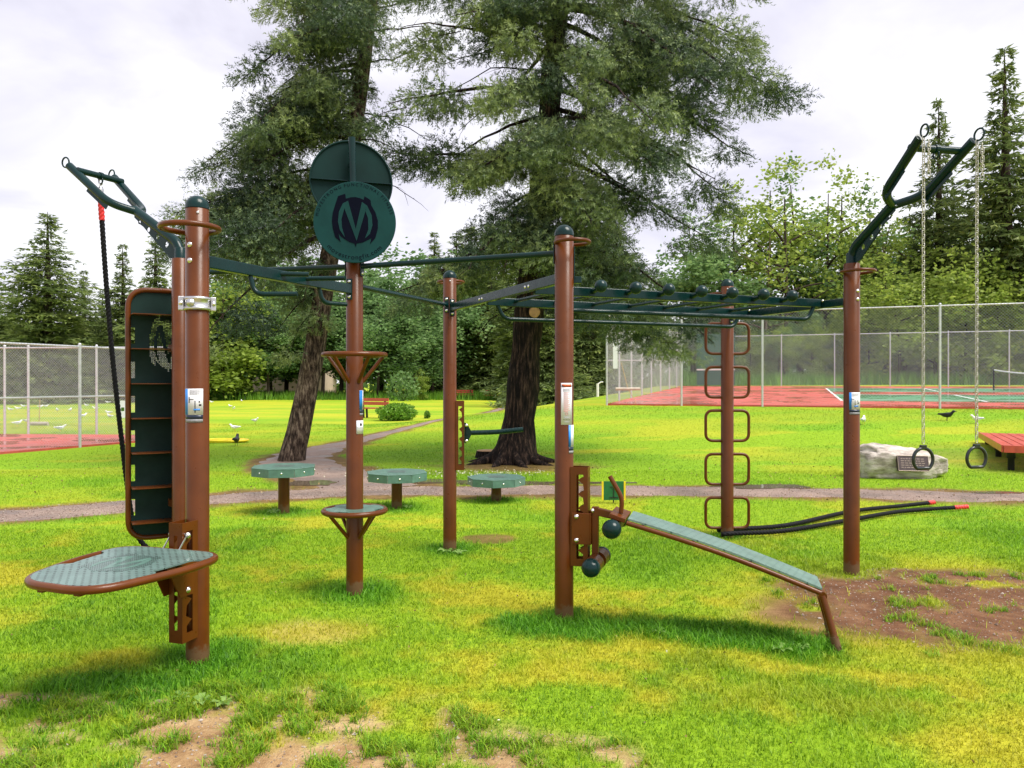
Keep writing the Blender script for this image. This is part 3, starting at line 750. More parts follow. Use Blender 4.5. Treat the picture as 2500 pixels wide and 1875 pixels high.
# ------------------------------------------------------------------ trees
def needle_tris(g, anc, axis, ln, wd, k, spread):
    """k thin needle-tuft triangles around every anchor"""
    n = len(anc); A_ = np.repeat(anc, k, 0); X_ = np.repeat(axis, k, 0); L_ = np.repeat(ln, k) * g.uniform(0.6, 1.25, n * k)
    d = X_ + g.normal(0, spread, (n * k, 3)); d /= np.linalg.norm(d, axis=1)[:, None] + 1e-9
    s = np.cross(d, g.normal(0, 1, (n * k, 3))); s /= np.linalg.norm(s, axis=1)[:, None] + 1e-9
    b = A_ + g.normal(0, 0.012, (n * k, 3)); w = (np.repeat(wd, k) * g.uniform(0.7, 1.3, n * k))[:, None]
    tip = b + d * L_[:, None]; mid = b + d * (L_ * 0.45)[:, None]
    return np.stack([b, mid + s * w, tip - s * w * 0.2], 1)

def limb_path(base, phi, L, up, droop, n=9, tipup=0.0, wob=0.06):
    dx, dy = math.cos(phi), math.sin(phi); pts = []
    for i in range(n):
        t = i / (n - 1); r = L * t
        z = up * r - droop * L * t ** 1.9 + tipup * L * max(0, t - 0.7) ** 2 * 6
        o = wob * L * (random.random() - 0.5) * t
        pts.append(Vector((base[0] + dx * r - dy * o, base[1] + dy * r + dx * o, base[2] + z + wob * L * 0.4 * (random.random() - 0.5) * t)))
    return pts

def sprigs(g, anc, axis, Ls, nl, nw, k):
    """bottle-brush sprigs: k needles fanned along each short twig"""
    n = len(anc); A_ = np.repeat(anc, k, 0); X_ = np.repeat(axis, k, 0); u = np.tile((np.arange(k) + 0.5) / k, n)
    r_ = g.normal(0, 1, (n * k, 3)); r_ -= X_ * (r_ * X_).sum(1)[:, None]; r_ /= np.linalg.norm(r_, axis=1)[:, None] + 1e-9
    d = X_ * 0.55 + r_ * 0.85; d /= np.linalg.norm(d, axis=1)[:, None]
    b = A_ + X_ * (u * np.repeat(Ls, k))[:, None]; L_ = (nl * g.uniform(0.7, 1.3, n * k) * (1.1 - 0.45 * u))[:, None]
    s = np.cross(d, X_ + 0.3 * g.normal(0, 1, (n * k, 3))); s /= np.linalg.norm(s, axis=1)[:, None] + 1e-9; w = nw * g.uniform(0.7, 1.3, (n * k, 1))
    return np.stack([b - s * w * 0.6, b + s * w * 0.6 + d * L_ * 0.25, b + d * L_], 1)
def spruce_big(root, trunk_pts, trunk_r, limbs, dead, seed, bark_mat, k=10):
    g = np.random.default_rng(seed); random.seed(seed)
    MB().tube(trunk_pts, trunk_r, 26, rough=0.10).build("trunk", bark_mat, root)
    anc, axs, lns, rn = [], [], [], []; tw = MB()
    for (base, phi, L, up, droop, dens) in limbs:
        P = limb_path(base, phi, L, up, droop, 10, tipup=0.05)
        r0 = 0.016 + 0.0115 * L
        MB().tube(P, [r0 * (1 - 0.88 * i / (len(P) - 1)) for i in range(len(P))], 6).build("limb", BARK, root)
        Q = smooth_path(P, 6); lim_r = random.gauss(0, 0.08); dh = Vector((math.cos(phi), math.sin(phi), 0)); sd = Vector((-dh.y, dh.x, 0))
        r = 0.32 * L * random.uniform(0.7, 1.2)
        while r < L * 1.02:
            q = Q[min(len(Q) - 1, int(r / L * (len(Q) - 1)))]; f = r / L
            r += random.uniform(0.36, 0.70)
            if random.random() < 0.25: continue
            R_ = random.uniform(0.30, 0.64) * (0.75 + 0.4 * math.sin(f * 2.8)) * min(1.0, 0.45 + L / 4.5)
            lat = random.gauss(0, 0.42) * min(1, L / 3.5); c = q + sd * lat + Vector((0, 0, -0.25 * abs(lat)))
            tw.tube([q - dh * abs(lat) * 0.6, (q - dh * abs(lat) * 0.3 + c) / 2 + Vector((0, 0, 0.03)), c + dh * R_ * 0.5], [0.011, 0.008, 0.003], 4, cap=False)
            pad = lim_r + random.gauss(0.03, 0.19); m = int(270 * (R_ / 0.5) ** 2 * dens)
            v = g.normal(0, 1, (m, 3)); v /= np.linalg.norm(v, axis=1)[:, None]; q3 = g.random(m) ** 0.42
            lx, ly, lz = v[:, 0] * q3 * R_ * 1.15, v[:, 1] * q3 * R_ * 0.85, v[:, 2] * q3 * R_ * 0.55
            lob = 0.72 + 0.62 * vnoise(v[:, 0] * 2.2 + 7 * r, v[:, 1] * 2.2 + v[:, 2] * 2.0, seed + len(anc))
            lx, ly, lz = lx * lob, ly * lob, lz * lob - 0.55 * (lx * lx + ly * ly) / R_ * 0.6 - 0.25 * np.maximum(0, lx)
            pts = np.array(c) + lx[:, None] * np.array(dh) + ly[:, None] * np.array(sd) + lz[:, None] * np.array([0, 0, 1.0])
            ax = (v[:, :1] * np.array(dh) * 0.9 + v[:, 1:2] * np.array(sd) * 0.9 + np.array(dh) * 0.35 + np.array([0, 0, 1.0]) * (v[:, 2:3] * 0.6 - 0.42)) + g.normal(0, 0.25, (m, 3))
            ax /= np.linalg.norm(ax, axis=1)[:, None]
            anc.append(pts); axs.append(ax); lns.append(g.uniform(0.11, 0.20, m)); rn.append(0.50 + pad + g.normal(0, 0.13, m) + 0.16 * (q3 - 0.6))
        for j in range(int(L * 5)):           # thin bare hanging twigs
            q = Q[random.randrange(len(Q) // 6, len(Q))]; e_ = q + Vector((random.gauss(0, 0.16), random.gauss(0, 0.16), -random.uniform(0.08, 0.42)))
            tw.tube([q, (q + e_) / 2 + dh * 0.05, e_], [0.006, 0.004, 0.0015], 3, cap=False)
    o = tw.build("twigs", BARK, root); o['kind'] = 'stuff'
    anc, axs, lns, rn = np.concatenate(anc), np.concatenate(axs), np.concatenate(lns), np.concatenate(rn)
    T = sprigs(g, anc, axs, lns, 0.080, 0.0165, k)
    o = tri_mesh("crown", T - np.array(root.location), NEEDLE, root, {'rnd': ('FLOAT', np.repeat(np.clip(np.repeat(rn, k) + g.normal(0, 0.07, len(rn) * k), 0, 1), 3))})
    o['kind'] = 'stuff'; o.location = (0, 0, 0)
    for (base, phi, L, up, droop) in dead:
        P = limb_path(base, phi, L, up, droop, 8, wob=0.25)
        MB().tube(P, [0.016 * (1 - 0.8 * i / 7) + 0.003 for i in range(8)], 5).build("dead_limb", BARK, root)
        for q in P[2:]:
            for s_ in (1, -1):
                if random.random() < 0.75:
                    e_ = q + Vector((random.gauss(0, 0.22), random.gauss(0, 0.22), random.uniform(-0.25, 0.15)))
                    MB().tube([q, (q + e_) / 2 + Vector((0, 0, 0.02)), e_], [0.006, 0.004, 0.002], 4).build("dead_twig", BARK, root)
    print("sprigs", len(anc))
    return len(anc)

# the big spruce behind the rig
root = thing("spruce_tree", "huge spruce with a thick dark upright trunk behind the rig, nearest tree to the middle", "tree", (BIG[0], BIG[1], 0), group="big spruces behind the rig")
tp, tr_ = [], []
for i in range(40):
    z = -0.2 + 17.5 * (i / 39) ** 1.35; f = max(0, z) / 17.5
    tp.append((BIG[0] + 0.02 + 0.105 * z - 0.0006 * z * z + 0.02 * math.sin(z * 1.3), BIG[1] + 0.02 * z, z))
    tr_.append(0.315 * (1 - f) ** 0.8 + 0.012 + 0.20 * math.exp(-max(0, z) * 3.4) + 0.02 * math.sin(z * 5))
def trunk_at(tp, z):
    for a, b in zip(tp[:-1], tp[1:]):
        if b[2] >= z:
            f = (z - a[2]) / (b[2] - a[2]); return Vector(a) + (Vector(b) - Vector(a)) * f
    return Vector(tp[-1])
limbs = []; random.seed(5)
z = 3.9; kk = 0
while z < 16.3:
    phi = kk * 2.39996 + random.uniform(-0.35, 0.35); kk += 1; c_ = math.cos(phi)
    tp_ = 1.0 if z < 11.5 else max(0.12, 1 - (z - 11.5) / 5.2)
    L = (3.2 + 0.65 * max(0, c_) * sstep(5.0, 7.5, z)) * random.uniform(0.62, 1.12) * tp_
    if z < 5.0: L *= 0.88
    up = random.uniform(-0.45, -0.05) if c_ > 0.2 else random.uniform(-0.22, 0.2)
    if not (z < 4.4 and c_ < 0.0): limbs.append((trunk_at(tp, z), phi, L, up, random.uniform(0.16, 0.46), 1.0 if z < 11 else 0.4))
    z += random.uniform(0.13, 0.23) if z < 10.5 else random.uniform(0.22, 0.36)
for (zz, phi, L, up, dr) in ((4.3, R(-8), 3.5, -0.15, 0.42), (3.9, R(16), 3.2, -0.12, 0.40), (4.6, R(-35), 3.4, -0.1, 0.45), (4.1, R(195), 3.0, 0.0, 0.30), (5.6, R(-75), 2.8, 0.05, 0.55), (6.8, R(-62), 3.2, 0.05, 0.55), (4.8, R(-105), 2.4, -0.02, 0.5), (8.2, R(6), 4.1, -0.2, 0.3), (9.2, R(-14), 4.3, -0.22, 0.3), (10.2, R(12), 4.4, -0.25, 0.3), (8.1, R(-80), 2.6, 0.1, 0.5), (9.1, R(-100), 2.8, 0.1, 0.5), (7.5, R(-112), 2.5, 0.1, 0.5), (9.9, R(-68), 3.0, 0.0, 0.5), (8.8, R(-130), 2.9, 0.1, 0.4), (6.2, R(-128), 2.6, 0.05, 0.5)):
    limbs.append((trunk_at(tp, zz), phi, L, up, dr, 1.1))
dead = [(trunk_at(tp, zz), phi, L, up, dr) for zz, phi, L, up, dr in ((8.4, R(185), 2.6, 0.1, 0.3), (7.9, R(200), 2.4, 0.05, 0.35), (5.3, R(-20), 2.4, -0.2, 0.5), (6.2, R(-10), 2.8, -0.3, 0.3), (4.8, R(170), 2.0, 0.0, 0.3), (3.2, R(-160), 1.2, 0.0, 0.6))]
nb = spruce_big(root, tp, tr_, limbs, dead, 3, BARK)
MB().lathe([(0.11, 0), (0.11, 0.02), (0.085, 0.026)], at(1305, 762, 15.05), 16, axes((1, 0, 0), (0, 0, 1), (0, -1, 0))).build("branch_scar", WOODCUT, root)
for k in range(9):
    a = R(-160 + 40 * k); c0 = Vector((BIG[0], BIG[1], 0))
    MB().tube(smooth_path([c0 + Vector((math.cos(a) * 0.25, math.sin(a) * 0.25, 0.32)), c0 + Vector((math.cos(a) * 0.5, math.sin(a) * 0.5, 0.10)), c0 + Vector((math.cos(a + 0.1) * random.uniform(0.75, 1.15), math.sin(a + 0.1) * 0.9, -0.05))], 4), [0.11 - 0.008 * i for i in range(9)], 7).build("root", BARK, root)

# the leaning spruce on the left
root = thing("spruce_tree", "leaning spruce with pale grey patchy trunk, left of the round logo signs", "tree", (LEAN[0], LEAN[1], 0), group="big spruces behind the rig")
tp2, tr2 = [], []
for i in range(36):
    z = -0.2 + 16.5 * (i / 35) ** 1.25; f = max(0, z) / 16.5
    tp2.append((LEAN[0] - 0.06 + 0.205 * z - 0.0032 * z * z + 0.03 * math.sin(z * 1.1), LEAN[1] + 0.01 * z, z))
    tr2.append(0.225 * (1 - f) ** 0.75 + 0.012 + 0.045 * math.exp(-max(0, z) * 3.0))
limbs = []; z = 4.7; kk = 0; random.seed(15)
while z < 15.8:
    f = (z - 3.0) / 13.0; phi = random.gauss(math.pi, 0.95) if random.random() < 0.78 else random.uniform(-2.2, -0.6)
    L = (2.9 * (1 - f) ** 0.55 + 0.4) * random.uniform(0.6, 1.15) * (0.85 if z < 4.4 else 1.0)
    if math.cos(phi) > -0.1: L *= 0.42
    limbs.append((trunk_at(tp2, z), phi, L, random.uniform(-0.3, 0.15), random.uniform(0.25, 0.6), 1.0 if z < 10.2 else 0.45))
    z += random.uniform(0.13, 0.22) if z < 10 else random.uniform(0.22, 0.34)
for zz, phi, L, up, dr in ((3.5, R(200), 1.1, 0.0, 1.1), (3.1, R(230), 0.8, 0.1, 1.3), (5.0, R(172), 3.0, 0.05, 0.40), (4.9, R(190), 2.7, 0.05, 0.45), (5.4, R(-80), 1.4, 0.0, 0.8), (4.2, R(250), 1.0, 0.0, 1.1), (3.9, R(160), 0.9, 0.1, 1.0)):
    limbs.append((trunk_at(tp2, zz), phi, L, up, dr, 1.2))
dead = [(trunk_at(tp2, zz), phi, L, up, dr) for zz, phi, L, up, dr in ((8.9, R(10), 1.6, 0.25, 0.2), (8.2, R(-20), 1.5, 0.2, 0.2), (7.2, R(5), 1.5, 0.0, 0.35), (6.6, R(-25), 1.4, 0.15, 0.5), (6.0, R(12), 1.4, -0.1, 0.3), (9.3, R(-10), 1.7, 0.3, 0.2))]
spruce_big(root, tp2, tr2, limbs, dead, 9, BARK2)

# prototypes for the trees further back
def far_spruce(name, seed, H, W, skirt=0.06, n_layers=58, mat=None):
    g = np.random.default_rng(seed); random.seed(seed)
    root = thing(name, 'x', 'tree')
    MB().tube([(0, 0, -0.3), (0.03 * H / 10, 0, H * 0.4), (0, 0.02, H * 0.98)], [0.018 * H, 0.012 * H, 0.01], 8).build("trunk", BARKF, root)
    anc, axs, ln, rn = [], [], [], []
    for i in range(n_layers):
        f = (i + random.random()) / n_layers; z = H * (skirt + (0.985 - skirt) * f)
        L0 = W * ((1 - f) ** 0.72) * (0.75 + 0.25 * math.sin(f * 9 + seed)) + 0.12
        for j in range(max(5, int(13 * (1 - f) + 5))):
            phi = random.uniform(0, 6.283); L = L0 * random.uniform(0.55, 1.15); lr = random.gauss(0, 0.12)
            m = max(4, int(L / 0.11))
            for q in range(m):
                t = (q + random.random()) / m
                if t < 0.12: continue
                wv = 0.28 * L * (1 - t) * t * 4 * 0.5
                side = random.gauss(0, wv + 0.05)
                p = (math.cos(phi) * L * t - math.sin(phi) * side, math.sin(phi) * L * t + math.cos(phi) * side, z + 0.12 * L * t - 0.42 * L * t * t - abs(side) * 0.3 - random.random() * 0.14)
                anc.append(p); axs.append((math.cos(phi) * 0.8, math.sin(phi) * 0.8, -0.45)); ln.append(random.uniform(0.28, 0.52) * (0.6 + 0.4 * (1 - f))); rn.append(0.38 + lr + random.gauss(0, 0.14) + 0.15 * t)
    anc, axs, ln, rn = np.array(anc), np.array(axs), np.array(ln), np.array(rn); k = 4
    T = needle_tris(g, anc, axs, ln, ln * 0.24, k, 0.55)
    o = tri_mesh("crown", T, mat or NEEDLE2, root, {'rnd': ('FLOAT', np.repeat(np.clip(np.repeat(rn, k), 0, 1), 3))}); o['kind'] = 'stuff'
    root['H'] = H; return root
def leafy(name, seed, H, W, bare=0.3, n_limb=9, n_leaf=8000, mat=None, bk=None, leaf=0.16, sparse=0.0, r0=None):
    g = np.random.default_rng(seed); random.seed(seed)
    root = thing(name, 'x', 'tree'); r0 = r0 or 0.014 * H
    lean = random.uniform(-0.05, 0.05)
    tr = [Vector((lean * H * f + 0.05 * math.sin(f * 7 + seed), 0.05 * math.cos(f * 6), -0.3 + H * 0.86 * f)) for f in np.linspace(0, 1, 9)]
    MB().tube(tr, [r0 * (1 - 0.85 * i / 8) for i in range(9)], 8).build("trunk", bk or BARKF, root)
    cl = []
    for j in range(n_limb):
        f = bare + (0.9 - bare) * (j + random.random()) / n_limb; b = tr[min(8, int(f * 8))]
        phi = j * 2.4 + random.uniform(-0.5, 0.5); sh = math.sin(math.pi * min(1, max(0.12, (f - bare * 0.8) / (1.02 - bare * 0.8)))) ** 0.6
        L = W * (0.35 + 0.75 * sh) * random.uniform(0.7, 1.1); rise = random.uniform(0.25, 0.9)
        P = [b + Vector((math.cos(phi) * L * t, math.sin(phi) * L * t, L * rise * t - 0.15 * L * t * t + 0.06 * math.sin(t * 6))) for t in np.linspace(0, 1, 6)]
        MB().tube(P, [r0 * 0.42 * (1 - 0.8 * t) for t in np.linspace(0, 1, 6)], 6).build("limb", bk or BARKF, root)
        for P_ in (P[2:]):
            for q in range(3): cl.append(P_ + Vector((random.gauss(0, 0.45), random.gauss(0, 0.45), random.gauss(0.05, 0.38))) * (W / 2.4))
    for q in range(max(3, n_limb // 2)): cl.append(tr[8] + Vector((random.gauss(0, 0.5), random.gauss(0, 0.5), random.uniform(-0.8, H * 0.14))) * (W / 2.6))
    if sparse: cl = [c for c in cl if random.random() > sparse]
    C = np.array([tuple(c) for c in cl]); ci = g.integers(0, len(C), n_leaf); sg = W * 0.17 * g.uniform(0.6, 1.5, len(C))
    P = C[ci] + g.normal(0, 1, (n_leaf, 3)) * sg[ci][:, None] * np.array([1, 1, 0.75])
    u = g.normal(0, 1, (n_leaf, 3)); u /= np.linalg.norm(u, axis=1)[:, None]; u[:, 2] *= 0.6
    v = np.cross(u, g.normal(0, 1, (n_leaf, 3))); v /= np.linalg.norm(v, axis=1)[:, None]
    s = (leaf * g.uniform(0.6, 1.4, n_leaf))[:, None]
    a, b, c, d = P - u * s, P + v * s * 0.55, P + u * s, P - v * s * 0.55
    V = np.stack([a, b, c, d], 1).reshape(-1, 3); o4 = np.arange(n_leaf)[:, None] * 4
    fc = np.concatenate([o4 + np.array([0, 1, 2]), o4 + np.array([0, 2, 3])])
    cr = g.normal(0, 0.14, len(C)); rn = np.clip(0.45 + cr[ci] + g.normal(0, 0.16, n_leaf), 0, 1)
    o = tri_mesh("crown", V, mat or LEAFD, root, {'rnd': ('FLOAT', np.repeat(rn, 4))}, fc); o['kind'] = 'stuff'
    root['H'] = H; return root
used = set()
def plant(proto, px, d, top=None, label='', group=None, wide=1.0, H=None, rz=None):
    x = (px - 1250) / F * d; zb = tz(x, d)
    if H is None: H = EYE + (HOR - top) / F * d - zb
    if proto.name in used: o = copy_tree(proto)
    else: o = proto; used.add(proto.name)
    s = H / proto['H']; o.location = (x, d, zb); o.scale = (s * wide, s * wide, s); o.rotation_euler.z = random.uniform(0, 6.28) if rz is None else rz
    o['label'] = label; o['group'] = group
    if group is None: del o['group']
    return o
SP = [far_spruce("spruce_tree", 21, 17, 3.4), far_spruce("spruce_tree", 22, 17, 2.5), far_spruce("spruce_tree", 23, 17, 2.9, 0.1)]
DC = [leafy("leafy_tree", 31, 12, 2.4, 0.34), leafy("leafy_tree", 32, 12, 2.7, 0.28), leafy("leafy_tree", 33, 12, 2.2, 0.4), leafy("leafy_tree", 34, 11, 2.9, 0.25)]
LY = [leafy("light_leafy_tree", 41, 10, 2.6, 0.12, 12, 6500, LEAFY, leaf=0.17), leafy("light_leafy_tree", 42, 10, 2.2, 0.15, 11, 5600, LEAFY, leaf=0.17), leafy("light_leafy_tree", 43, 10, 2.4, 0.3, 9, 3800, LEAFY, leaf=0.15)]
SPARSE = [leafy("sparse_leafy_tree", 51, 15, 3.0, 0.32, 11, 1500, LEAFY, leaf=0.17, sparse=0.55, bk=BARKF), leafy("bare_tree", 52, 14, 2.6, 0.35, 12, 110, LEAFY, BARKP, leaf=0.14, sparse=0.6)]
AIRY = [leafy("airy_leafy_tree", 61, 15, 2.7, 0.30, 15, 3600, LEAFY, leaf=0.16, sparse=0.42), leafy("airy_leafy_tree", 62, 15, 2.3, 0.35, 14, 3200, LEAFD, leaf=0.16, sparse=0.40)]
random.seed(99)
# left of the rig
plant(SP[0], 118, 60, 508, "tall broad spruce behind the left court, tallest at the far left", wide=2.1)
plant(SP[1], 205, 66, 655, "slim spruce just right of the tall broad spruce at far left", wide=1.7)
plant(SP[1], 300, 64, 590, "pointed spruce showing right of the black hanging rope", wide=1.7)
plant(SP[2], 380, 62, 560, "spruce behind the green arm of the hanging rope", wide=1.7)
plant(SP[2], 470, 70, 600, "spruce mostly hidden behind the left front post", wide=1.6)
for px, d, top in ((30, 74, 700), (160, 78, 715), (250, 76, 700), (345, 80, 690), (430, 78, 660), (-40, 66, 600)):
    plant(random.choice(SP), px, d, top, "dark spruce in the back row behind the left court", "back row spruces behind the left court", 1.9)
for px, d, top in ((560, 73, 690), (610, 79, 640), (655, 72, 700), (745, 77, 660), (790, 74, 690), (835, 79, 670), (925, 73, 690), (960, 80, 660), (1010, 74, 700), (1055, 80, 660), (520, 80, 680), (700, 82, 640), (880, 83, 640), (590, 86, 620), (770, 88, 620), (930, 90, 600), (1040, 88, 600), (660, 92, 600)):
    plant(random.choice(DC), px, d, top, "slim dark-trunked leafy tree in the wood beyond the left lawn", "trees of the wood beyond the left lawn", random.uniform(1.1, 1.4))
plant(LY[0], 545, 70, 640, "pale green bushy tree just right of the left front post", wide=1.2)
plant(LY[1], 1030, 69, 900, "small pale shrubby tree at the wood edge left of the middle back post", wide=0.9)
# behind the big trunk
for px, d, top, lab in ((1115, 84, 560, "dark spruce behind the far red benches, left one"), (1195, 82, 540, "dark spruce behind the far red benches, right one"), (1338, 50, 560, "dense spruce with black trunk between the big trunk and the front middle post"),
                   (1440, 55, 540, "dense spruce just left of the right tennis court"), (1265, 70, 540, "spruce straight behind the big dark trunk"), (1390, 70, 520, "spruce seen right of the front middle post, further back")):
    plant(random.choice(SP), px, d, top, lab, wide=1.7)
for px, d, top in ((1060, 92, 560), (1150, 95, 540), (1320, 88, 560), (1480, 80, 560), (1230, 96, 560)):
    plant(random.choice(SP), px, d, top, "spruce in the rearmost row behind the middle of the rig", "rearmost spruces behind the middle", 1.6)
# right, behind the tennis court
plant(SP[1], 2452, 56, 105, "very tall spruce at the right edge behind the hanging rings", wide=1.6)
plant(SP[1], 2290, 61, 232, "tall narrow spruce behind the left chain of the hanging rings", wide=1.3)
plant(SP[2], 2540, 64, 330, "tall spruce cut off by the right edge of the picture", wide=1.4)
plant(SPARSE[0], 1920, 58, 400, "sparse tall tree with thin crown left of the right arm post", wide=1.1, rz=1.0)
plant(SPARSE[0], 2010, 60, 385, "sparse tall tree beside the bent green arm, reddish branches", wide=0.9, rz=3.1)
plant(SPARSE[0], 2085, 62, 470, "sparse tree seen through the right arm and its post", wide=0.9, rz=4.0)
plant(SPARSE[1], 1862, 57, 500, "nearly bare reddish tree above the ladder rungs, left of the right arm post", wide=1.0, rz=0.3)
plant(SPARSE[1], 2170, 60, 440, "nearly bare tree right of the bent green arm", wide=0.8, rz=2.0)
for px, d, top, lab, pi_ in ((1700, 60, 470, "airy leafy tree right beside the big spruce crown", 1), (1790, 60, 430, "airy leafy tree above the ball grips of the ladder", 0), (1880, 62, 375, "airy pale leafy tree between the loop post and the right arm post", 0),
                        (1955, 61, 355, "airy tall leafy tree just left of the right arm post", 1), (2055, 63, 390, "airy leafy tree right behind the right arm post", 0), (2140, 62, 430, "airy leafy tree seen below the bent green arm", 1), (2210, 60, 520, "airy leafy tree just left of the left ring chain", 0)):
    plant(AIRY[pi_], px, d, top, lab, wide=1.0)
plant(DC[0], 1740, 58, 545, "leafy tree just right of the big spruce crown", wide=1.3)
for px, d, top in ((1800, 62, 690), (1690, 60, 640), (1880, 56, 640), (1960, 57, 620), (2040, 58, 640), (1840, 66, 600), (1990, 68, 570), (2130, 66, 560), (2220, 68, 560), (2330, 68, 560), (2420, 70, 540), (2500, 66, 560), (1760, 70, 620), (1910, 74, 560), (2070, 74, 540), (2270, 76, 540), (2480, 76, 540)):
    if 1700 < px < 2100: top += 120
    plant(random.choice(DC), px, d, top, "leafy tree of the wood behind the right tennis court", "trees of the wood behind the right tennis court", random.uniform(1.1, 1.4))
for px, d, top in ((2120, 55, 690), (2200, 54, 640), (2280, 55, 660), (2360, 54, 600), (2440, 54, 640), (2510, 54, 560), (2160, 58, 610), (2320, 58, 600), (2060, 56, 760), (1980, 55, 780), (1900, 55, 790), (1830, 55, 800)):
    plant(random.choice(LY), px, d, top, "bright yellow-green bushy tree behind the right court fence", "bright bushy trees behind the right court fence", random.uniform(1.0, 1.3))

# tall rough grass and undergrowth at the foot of the woods
def rough_grass(n, box_, h, seed):
    g = np.random.default_rng(seed); x = g.uniform(box_[0], box_[1], n); y = g.uniform(box_[2], box_[3], n); z = terrain(x, y)
    th = g.uniform(0, 6.28, n); H = h * g.uniform(0.5, 1.3, n); w = 0.05 * g.uniform(0.6, 1.4, n)
    b = np.stack([x, y, z - 0.02], -1); s = np.stack([np.cos(th) * w, np.sin(th) * w, 0 * w], -1); t = b + np.stack([g.normal(0, 0.15, n), g.normal(0, 0.15, n), H], -1)
    return np.stack([b - s, b + s, t], 1), g.uniform(0.1, 0.75, n)
Rg = [rough_grass(22000, (-60, 12, 69, 86), 0.75, 1), rough_grass(16000, (10, 46, 51.5, 64), 0.9, 2)]
o = tri_mesh("undergrowth", np.concatenate([r[0] for r in Rg]), SHRUBM, None, {'rnd': ('FLOAT', np.repeat(np.concatenate([r[1] for r in Rg]), 3))})
tag(o, 'rough tall grass and undergrowth at the foot of the woods', 'undergrowth', kind='stuff')
# far wood closing the view
def far_wood():
    g = np.random.default_rng(77); n = 60000
    x = g.uniform(-150, 150, n); y = g.uniform(104, 125, n); z = 9 * g.random(n) ** 0.9 + 0.4
    P = np.stack([x, y, z], -1); u = g.normal(0, 1, (n, 3)) * 0.55; v = g.normal(0, 1, (n, 3)) * 0.55
    return np.stack([P, P + u, P + v], 1), np.repeat(g.uniform(0, 0.6, n), 3)
V_, r_ = far_wood()
tag(tri_mesh("distant_wood", V_, LEAFD, None, {'rnd': ('FLOAT', r_)}), 'distant dark wood closing the view behind all the trees', 'wood', kind='stuff')
# ------------------------------------------------------------------ the fitness rig
PR = 0.0645
rig = thing("fitness_rig", "large outdoor fitness rig of brown steel posts joined by dark green bars on the lawn", "fitness rig", (0.3, 6.2, 0))
V3 = lambda p, z: Vector((p[0], p[1], z))
UP = Vector((0, 0, 1))
post_obj = {}
def bolt(mb_parent, p, nrm, r=0.013, mat=None):
    nrm = Vector(nrm).normalized(); a = UP if abs(nrm.z) < 0.9 else Vector((1, 0, 0)); x = a.cross(nrm).normalized(); y = nrm.cross(x)
    return MB().lathe([(r * 1.25, -0.004), (r * 1.25, 0.003), (r, 0.004), (r * 0.85, r * 0.55), (r * 0.4, r * 0.85), (1e-5, r * 0.9)], p, 14, axes(x, y, nrm)).build("bolt", mat or BRIGHT, mb_parent)
def view_frame(k):
    """for post k: unit vector towards the camera and to the right of the picture"""
    p = POST[k]; n = Vector((-p[0], -p[1], 0)).normalized(); return n, Vector((-n.y, n.x, 0))
def on_post(k, f, z, r=None):
    """point and normal on the post's skin at sideways fraction f (-1..1) as seen by the camera"""
    n, t = view_frame(k); a = math.asin(max(-1, min(1, f))); d = n * math.cos(a) + t * math.sin(a)
    return V3(POST[k], z) + d * (r or PR), d
def patch(mb, k, f0, f1, z0, z1, lift):
    n, t = view_frame(k); N = 8; V = []; a0, a1 = math.asin(f0), math.asin(f1)
    for zz in (z0, z1):
        for lf in (0.0, lift):
            for i in range(N + 1):
                a = a0 + (a1 - a0) * i / N; d = n * math.cos(a) + t * math.sin(a); V.append(V3(POST[k], zz) + d * (PR + lf))
    m = N + 1; Fc = []
    for i in range(N):
        Fc += [(m + i, m + i + 1, 3 * m + i + 1, 3 * m + i), (i, 2 * m + i, 2 * m + i + 1, i + 1), (i, i + 1, m + i + 1, m + i), (2 * m + i, 3 * m + i, 3 * m + i + 1, 2 * m + i + 1)]
    Fc += [(0, m, 3 * m, 2 * m), (N, 2 * m + N, 3 * m + N, m + N)]
    mb.add(V, Fc, True); return mb
TOPZ = 2.62
for k in POST:
    h = TOPZ
    p = MB().lathe([(PR, -0.25), (PR, h - 0.004), (PR - 0.004, h)], V3(POST[k], 0), 40).build("post", BROWN, rig)
    post_obj[k] = p
    if k in 'ACDE':
        MB().lathe([(PR + 0.0015, h + 0.001), (PR + 0.0015, h + 0.012)] + [((PR + 0.0015) * math.cos(R(a)), h + 0.012 + 0.066 * math.sin(R(a))) for a in range(8, 90, 8)] + [(1e-5, h + 0.078)], V3(POST[k], 0), 32).build("cap", GREEN, p)
        q, d = on_post(k, 0.05, h - 0.03); bolt(p, q, d, 0.006)
    # dirty foot
def ring(k, off, z, rad, rt=0.0135):
    c = V3(POST[k], z) + Vector((off[0], off[1], 0)); o = MB().tube([c + Vector((rad * math.cos(2 * math.pi * i / 40), rad * math.sin(2 * math.pi * i / 40), 0)) for i in range(40)], rt, 10, closed=True)
    return o.build("grip_ring", BROWN, post_obj[k])
ring('A', (-0.02, -0.055), 2.50, 0.155, 0.0165)
ring('D', (0.055, -0.02), 2.575, 0.115)
ring('C', (0.0, 0.125), 2.60, 0.125)
ring('E', (-0.02, 0.125), 2.55, 0.13)
ring('F', (0.04, -0.03), 2.55, 0.13)

